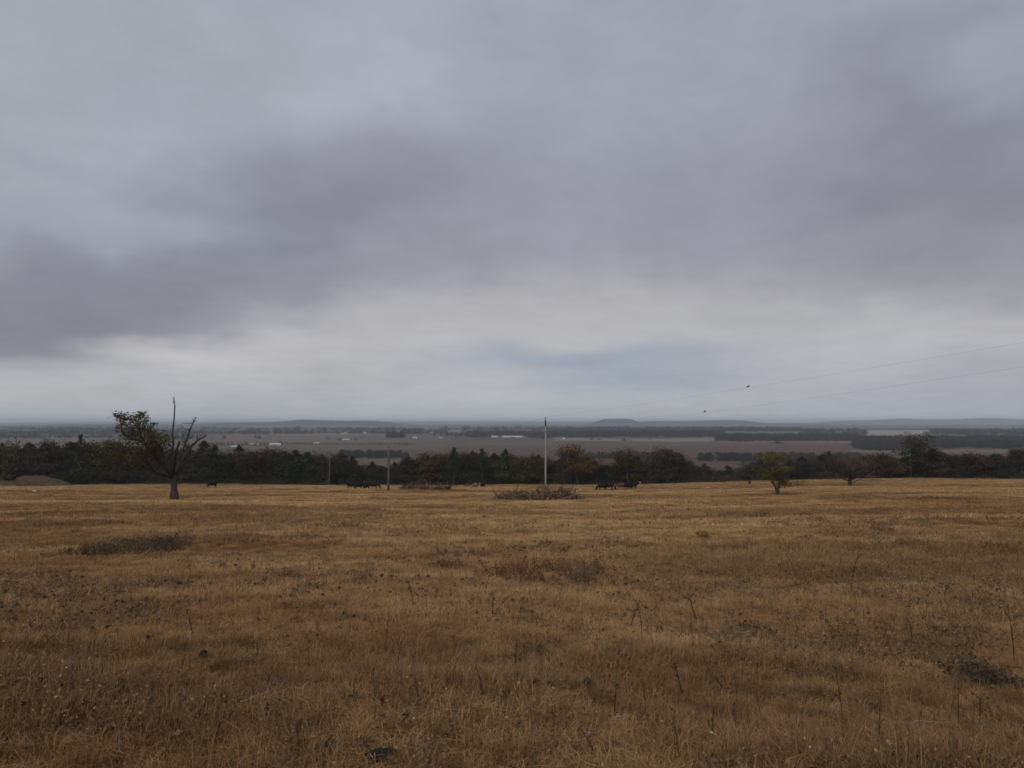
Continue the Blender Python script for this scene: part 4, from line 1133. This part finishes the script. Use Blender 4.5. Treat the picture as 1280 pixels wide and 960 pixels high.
stick(300, 892, 342, 878, .0045, 'dark thin twig lying in the left foreground', 7, .08)
stick(712, 950, 745, 932, .006, 'thin straw-coloured stick at the bottom edge in the middle', 8, .08)
def dung(px, row, wpx, label, seed, up=.03):
    g = hit(px, row); k = g.y / FPX; w = wpx * k / 2
    import bmesh
    me = blob(w, w * .8, max(.04, w * .27), seed, .5, 3)
    o = link('cow_pat', me, M['dung'], loc=g + Vector((0, 0, up)), rz=seed); tag(o, label, 'cow pat', 'dark cow pats on the grass')
dung(475, 957, 40, 'largest black cow pat, at the bottom edge of the grass', 1, .05)
dung(736, 866, 20, 'black cow pat inside the broad grey-brown weed patch', 2, .07)
dung(185, 809, 9, 'small dark cow pat in the left foreground', 3, .08)
dung(254, 829, 11, 'dark cow pat in the greyish weed patch of the left foreground', 4, .08)
dung(572, 699, 14, 'wide dark cow pat beyond the small reddish weed patch', 5, .07)
dung(704, 692.5, 6, 'small dark cow pat beyond the pale bristly clump', 6, .08)
dung(358, 675, 8, 'dark cow pat on the pasture between oak and thin grey pole', 7, .08)
dung(241, 651.5, 6, 'dark cow pat a little in front of the dead oak', 8, .08)
dung(391, 711, 6, 'dark cow pat beside the short dark stalk', 9, .08)
dung(605, 648, 7, 'farther of two cow pats left of the brush pile front', 10, .08)
dung(603, 662.5, 6, 'nearer of two cow pats left of the brush pile front', 11, .08)
dung(975.5, 642.5, 5, 'dark cow pat in front of the yellow-leaved tree', 12, .08)
dung(1103, 650, 5, 'small cow pat beyond the low brown weed clump', 13, .08)
dung(1248, 711, 6, 'dark cow pat in front of the edge weed patch', 14, .08)
dung(378, 661, 5, 'small cow pat beyond the one between oak and pole', 15, .08)

# ------------------------------------------------------------------ farm buildings far out on the plain
def building(px, row, wpx, hpx, label, roof='white_sheet', wall='cream_wall', depth=14, name='barn', rz=0.0):
    Y = FPX * 45 / (row - HORIZON); g = on_ground(px, Y); k = Y / FPX; w, h = wpx * k, max(hpx * k, 2.6)
    t = empty(name, g + Vector((0, 0, -.2)), rz); tag(t, label, 'farm building', 'farm buildings on the valley plain')
    eave = h * .55
    mb = MB(); mb.add([(-w / 2, -depth / 2, -.5), (w / 2, -depth / 2, -.5), (w / 2, depth / 2, -.5), (-w / 2, depth / 2, -.5),
                       (-w / 2, -depth / 2, eave), (w / 2, -depth / 2, eave), (w / 2, depth / 2, eave), (-w / 2, depth / 2, eave),
                       (-w / 2, 0, h - .15), (w / 2, 0, h - .15)],
                      [(0, 1, 5, 4), (2, 3, 7, 6), (3, 0, 4, 8, 7), (1, 2, 6, 9, 5)])
    link('wall', mb.mesh('wall'), M[wall], t)
    mb = MB(); o = .6
    for s in (-1, 1):
        a = [(-w / 2 - o, s * (depth / 2 + o), eave - .1), (w / 2 + o, s * (depth / 2 + o), eave - .1), (w / 2 + o, 0, h + .1), (-w / 2 - o, 0, h + .1)]
        b = [(x, y, z + .2) for x, y, z in a]
        mb.add(a + b, [(0, 1, 2, 3), (7, 6, 5, 4), (0, 4, 5, 1), (1, 5, 6, 2), (2, 6, 7, 3), (3, 7, 4, 0)])
    link('roof', mb.mesh('roof'), M[roof], t)
    mb = MB(); mb.box(-w * .12, w * .12, -depth / 2 - .12, -depth / 2 - .02, -.3, eave * .75)
    link('door', mb.mesh('door'), M['dark_roof'], t)
building(641, 547.4, 26, 2.2, 'long white barn on the far side of the plain, left of the white pole', depth=16)
building(618, 547.2, 7, 2.0, 'small white shed at the left end of the long white barn', depth=12)
building(655, 547.6, 6, 1.8, 'dark-roofed shed at the right end of the long white barn', 'dark_roof', 'grey_sheet')
building(345, 556.6, 13, 2.6, 'white-roofed barn on the plain right of the dead oak', depth=18, rz=.25)
building(320, 556.6, 9, 2.6, 'pale farmhouse left of the white-roofed barn', 'grey_sheet', name='farmhouse')
building(295, 558.6, 8, 1.8, 'low white shed nearest the dead oak on the plain', depth=9)
building(397, 554.8, 7, 1.8, 'pale low shed along the long hedge', 'grey_sheet', depth=9)
building(433, 550.6, 9, 1.8, 'small white barn beyond the long hedge between two dark trees', depth=10)
building(519, 548.6, 5, 2.2, 'small cream house between the thin grey pole and the long barn', 'grey_sheet', name='farmhouse', depth=9)
building(551, 548.4, 3.4, 1.6, 'tiny pale house left of the long white barn', 'grey_sheet', name='farmhouse', depth=8)
building(704, 549.6, 3, 2.4, 'tiny white house just right of the white pole', name='farmhouse', depth=8)
building(1031, 541.4, 6, 1.3, 'far white shed beyond the woods above the domed bare tree', depth=14)
building(1150, 541.2, 3.4, 1.8, 'far bright white house above the woods beyond the tall oak', name='farmhouse', depth=12)
building(457, 541.6, 6, 1.5, 'far pale house on the plain above the four black cattle', name='farmhouse', depth=14)
building(430, 541.8, 8, 1.3, 'far pale sheds on the plain left of the far pale house', 'grey_sheet', depth=14)
building(541, 541.5, 12, 1.2, 'far long pale shed beyond the tiny pale house', 'grey_sheet', depth=16)

# ------------------------------------------------------------------ haze
def haze():
    mb = MB(); mb.box(-26500, 26500, -26500, 26500, VALLEY - 6, 33)
    me = mb.mesh('haze'); m = bpy.data.materials.new('haze'); m.use_nodes = True; nt = m.node_tree; nt.nodes.clear()
    out = N(nt, 'ShaderNodeOutputMaterial'); v = N(nt, 'ShaderNodeVolumePrincipled')
    v.inputs['Color'].default_value = (.78, .90, 1.0, 1); v.inputs['Density'].default_value = HAZE; v.inputs['Anisotropy'].default_value = 0
    nt.links.new(v.outputs[0], out.inputs['Volume'])
    tag(link('haze', me, m), kind='stuff')
HAZE = 9.2e-5
haze()

# ------------------------------------------------------------------ sky
def s2l(c): return tuple(((x / 255 + .055) / 1.055) ** 2.4 if x > 10 else x / 255 / 12.92 for x in c)
SUN_EL, SUN_AZ = rad(42), rad(205)
def build_sky():
    w = bpy.data.worlds.new('World'); sc.world = w; w.use_nodes = True; nt = w.node_tree; nt.nodes.clear(); L = nt.links.new
    out = N(nt, 'ShaderNodeOutputWorld')
    sky = N(nt, 'ShaderNodeTexSky', sky_type='NISHITA'); sky.sun_disc = False; sky.sun_elevation = SUN_EL; sky.sun_rotation = SUN_AZ
    b1 = N(nt, 'ShaderNodeBackground'); b1.inputs['Strength'].default_value = .05; L(sky.outputs[0], b1.inputs['Color'])
    g = N(nt, 'ShaderNodeTexCoord').outputs['Generated']
    sx = N(nt, 'ShaderNodeSeparateXYZ'); L(g, sx.inputs[0]); x, y, z = sx.outputs
    az = math_(nt, 'ARCTAN2', x, y); el = math_(nt, 'ARCSINE', z)
    dv = math_(nt, 'ADD', math_(nt, 'MAXIMUM', z, 0), .09)
    cp = N(nt, 'ShaderNodeCombineXYZ'); L(math_(nt, 'DIVIDE', x, dv), cp.inputs[0]); L(math_(nt, 'DIVIDE', y, dv), cp.inputs[1])
    n1 = N(nt, 'ShaderNodeTexNoise'); n1.inputs['Scale'].default_value = .9; n1.inputs['Detail'].default_value = 6; n1.inputs['Roughness'].default_value = .58; L(cp.outputs[0], n1.inputs['Vector'])
    off = N(nt, 'ShaderNodeVectorMath', operation='SUBTRACT'); L(n1.outputs['Color'], off.inputs[0]); off.inputs[1].default_value = (.5, .5, .5)
    sc1 = N(nt, 'ShaderNodeVectorMath', operation='MULTIPLY'); L(off.outputs[0], sc1.inputs[0]); sc1.inputs[1].default_value = (.10, .06, 0)
    ae = N(nt, 'ShaderNodeCombineXYZ'); L(az, ae.inputs[0]); L(el, ae.inputs[1])
    # less warp close to the horizon
    wf = N(nt, 'ShaderNodeMapRange', clamp=True); L(el, wf.inputs[0]); wf.inputs[1].default_value = 0; wf.inputs[2].default_value = .22; wf.inputs[3].default_value = .12; wf.inputs[4].default_value = 1
    sc2 = N(nt, 'ShaderNodeVectorMath', operation='SCALE'); L(sc1.outputs[0], sc2.inputs[0]); L(wf.outputs[0], sc2.inputs['Scale'])
    P = N(nt, 'ShaderNodeVectorMath', operation='ADD'); L(ae.outputs[0], P.inputs[0]); L(sc2.outputs[0], P.inputs[1])
    gm = mapping(nt, g, (1, 1, 1.7))
    n3 = N(nt, 'ShaderNodeTexNoise'); n3.inputs['Scale'].default_value = 6.5; n3.inputs['Detail'].default_value = 5; n3.inputs['Roughness'].default_value = .55; L(gm, n3.inputs['Vector'])
    o3 = N(nt, 'ShaderNodeVectorMath', operation='SUBTRACT'); L(n3.outputs['Color'], o3.inputs[0]); o3.inputs[1].default_value = (.5, .5, .5)
    w3 = N(nt, 'ShaderNodeVectorMath', operation='MULTIPLY'); L(o3.outputs[0], w3.inputs[0]); w3.inputs[1].default_value = (.14, .10, 0)
    w4 = N(nt, 'ShaderNodeVectorMath', operation='SCALE'); L(w3.outputs[0], w4.inputs[0]); L(wf.outputs[0], w4.inputs['Scale'])
    P0 = P; P = N(nt, 'ShaderNodeVectorMath', operation='ADD'); L(P0.outputs[0], P.inputs[0]); L(w4.outputs[0], P.inputs[1])
    sp = N(nt, 'ShaderNodeSeparateXYZ'); L(P.outputs[0], sp.inputs[0])
    def ael(px, py):
        d = ray(px, py); d = d / np.linalg.norm(d); return math.atan2(d[0], d[1]), math.asin(d[2])
    rows = [(526, (174, 177, 185)), (500, (180, 182, 187)), (478, (182, 183, 188)), (445, (190, 189, 192)), (405, (180, 179, 183)), (360, (168, 167, 173)),
            (310, (155, 155, 166)), (240, (153, 154, 167)), (150, (158, 160, 173)), (0, (160, 165, 180))]
    stops = [(max(0., ael(640, r)[1] / .7), s2l(c)) for r, c in rows] + [(1.0, s2l((172, 176, 188)))]
    col = ramp(nt, math_(nt, 'DIVIDE', sp.outputs[1], .7), stops, 'B_SPLINE')
    def blobc(px, py, sx_, sy_, c, amp=1.0, rot=0.0):
        nonlocal col
        a, e = ael(px, py)
        v = mapping(nt, P.outputs[0], (sx_ / FPX, sy_ / FPX, 1), (a, e, 0), (0, 0, rad(rot)), 'TEXTURE')
        gr = N(nt, 'ShaderNodeTexGradient', gradient_type='SPHERICAL'); L(v, gr.inputs[0])
        mr = N(nt, 'ShaderNodeMapRange', interpolation_type='SMOOTHSTEP'); L(gr.outputs['Fac'], mr.inputs[0]); mr.inputs[1].default_value = 0; mr.inputs[2].default_value = .8; mr.inputs[3].default_value = 0; mr.inputs[4].default_value = amp
        col = mixc(nt, mr.outputs[0], col, s2l(c))
    for b in SKY_BLOBS: blobc(*b)
    f = noise(nt, cp.outputs[0], 2.6, 6, .58)
    f2 = noise(nt, gm, 5.0, 7, .62)
    k = math_(nt, 'ADD', math_(nt, 'ADD', math_(nt, 'MULTIPLY', math_(nt, 'SUBTRACT', f, .5), .20), math_(nt, 'MULTIPLY', math_(nt, 'SUBTRACT', f2, .5), .42)), 1.0)
    n = N(nt, 'ShaderNodeVectorMath', operation='SCALE'); L(col, n.inputs[0]); L(k, n.inputs['Scale'])
    b2 = N(nt, 'ShaderNodeBackground'); L(n.outputs[0], b2.inputs['Color']); b2.inputs['Strength'].default_value = 1.0
    mx = N(nt, 'ShaderNodeMixShader'); mx.inputs[0].default_value = .95; L(b1.outputs[0], mx.inputs[1]); L(b2.outputs[0], mx.inputs[2])
    L(mx.outputs[0], out.inputs['Surface'])
    w.cycles.sampling_method = 'MANUAL'; w.cycles.sample_map_resolution = 512
SKY_BLOBS = [
    (120, 110, 520, 300, (169, 174, 184), .9), (440, 110, 260, 120, (177, 180, 192), .7, 10), (260, 170, 260, 130, (168, 174, 185), .6),
    (430, 215, 300, 90, (149, 150, 163), .8, 12), (330, 285, 380, 90, (140, 141, 155), .9, 10), (150, 215, 170, 28, (156, 161, 175), .7, -6),
    (110, 285, 260, 60, (162, 168, 180), .85, 4), (90, 372, 420, 75, (134, 135, 148), .9, 6), (40, 425, 260, 45, (132, 133, 145), .85, 4),
    (300, 345, 360, 40, (146, 144, 158), .7, 4), (200, 443, 130, 24, (197, 194, 196), .8, -4), (400, 432, 260, 26, (190, 188, 190), .7), (60, 500, 200, 16, (182, 181, 184), .6),
    (650, 395, 300, 50, (184, 183, 186), .55), (770, 458, 330, 46, (150, 158, 176), .9, 0), (640, 470, 160, 20, (186, 186, 188), .5),
    (1000, 405, 420, 46, (180, 180, 184), .45), (1180, 130, 210, 150, (137, 137, 151), .85, 0), (1235, 72, 130, 80, (160, 167, 181), .75, 0),
    (1200, 245, 420, 90, (139, 138, 151), .85, -3), (1240, 320, 340, 70, (145, 144, 155), .7), (820, 240, 320, 120, (154, 154, 169), .5),
    (760, 120, 260, 120, (160, 164, 180), .5), (1190, 480, 300, 60, (165, 167, 179), .6), (980, 455, 260, 30, (180, 181, 187), .6)]
build_sky()

sun = bpy.data.lights.new('sun', 'SUN'); sun.energy = 1.1; sun.angle = rad(35); sun.color = (1, .96, .90)
so = bpy.data.objects.new('sun', sun); ROOT.objects.link(so)
dirv = Vector((math.sin(SUN_AZ) * math.cos(SUN_EL), math.cos(SUN_AZ) * math.cos(SUN_EL), math.sin(SUN_EL)))
so.rotation_euler = dirv.to_track_quat('Z', 'Y').to_euler(); so.location = (0, -20, 60)

# ------------------------------------------------------------------ camera and render settings
cam = bpy.data.cameras.new('camera'); co = bpy.data.objects.new('camera', cam); ROOT.objects.link(co)
cam.sensor_width = 36; cam.lens = 36 * FPX / 1280; cam.clip_start = .05; cam.clip_end = 90000
co.location = (0, 0, EYE); co.rotation_euler = (rad(90) + PITCH, 0, 0)
sc.camera = co
sc.view_settings.view_transform = 'Standard'; sc.view_settings.look = 'None'; sc.view_settings.exposure = 0; sc.view_settings.gamma = 1
sc.view_settings.use_curve_mapping = False
sc.cycles.max_bounces = 5; sc.cycles.diffuse_bounces = 3; sc.cycles.volume_bounces = 2; sc.cycles.transparent_max_bounces = 8
sc.cycles.filter_width = 1.6
sc.cycles.use_denoising = True
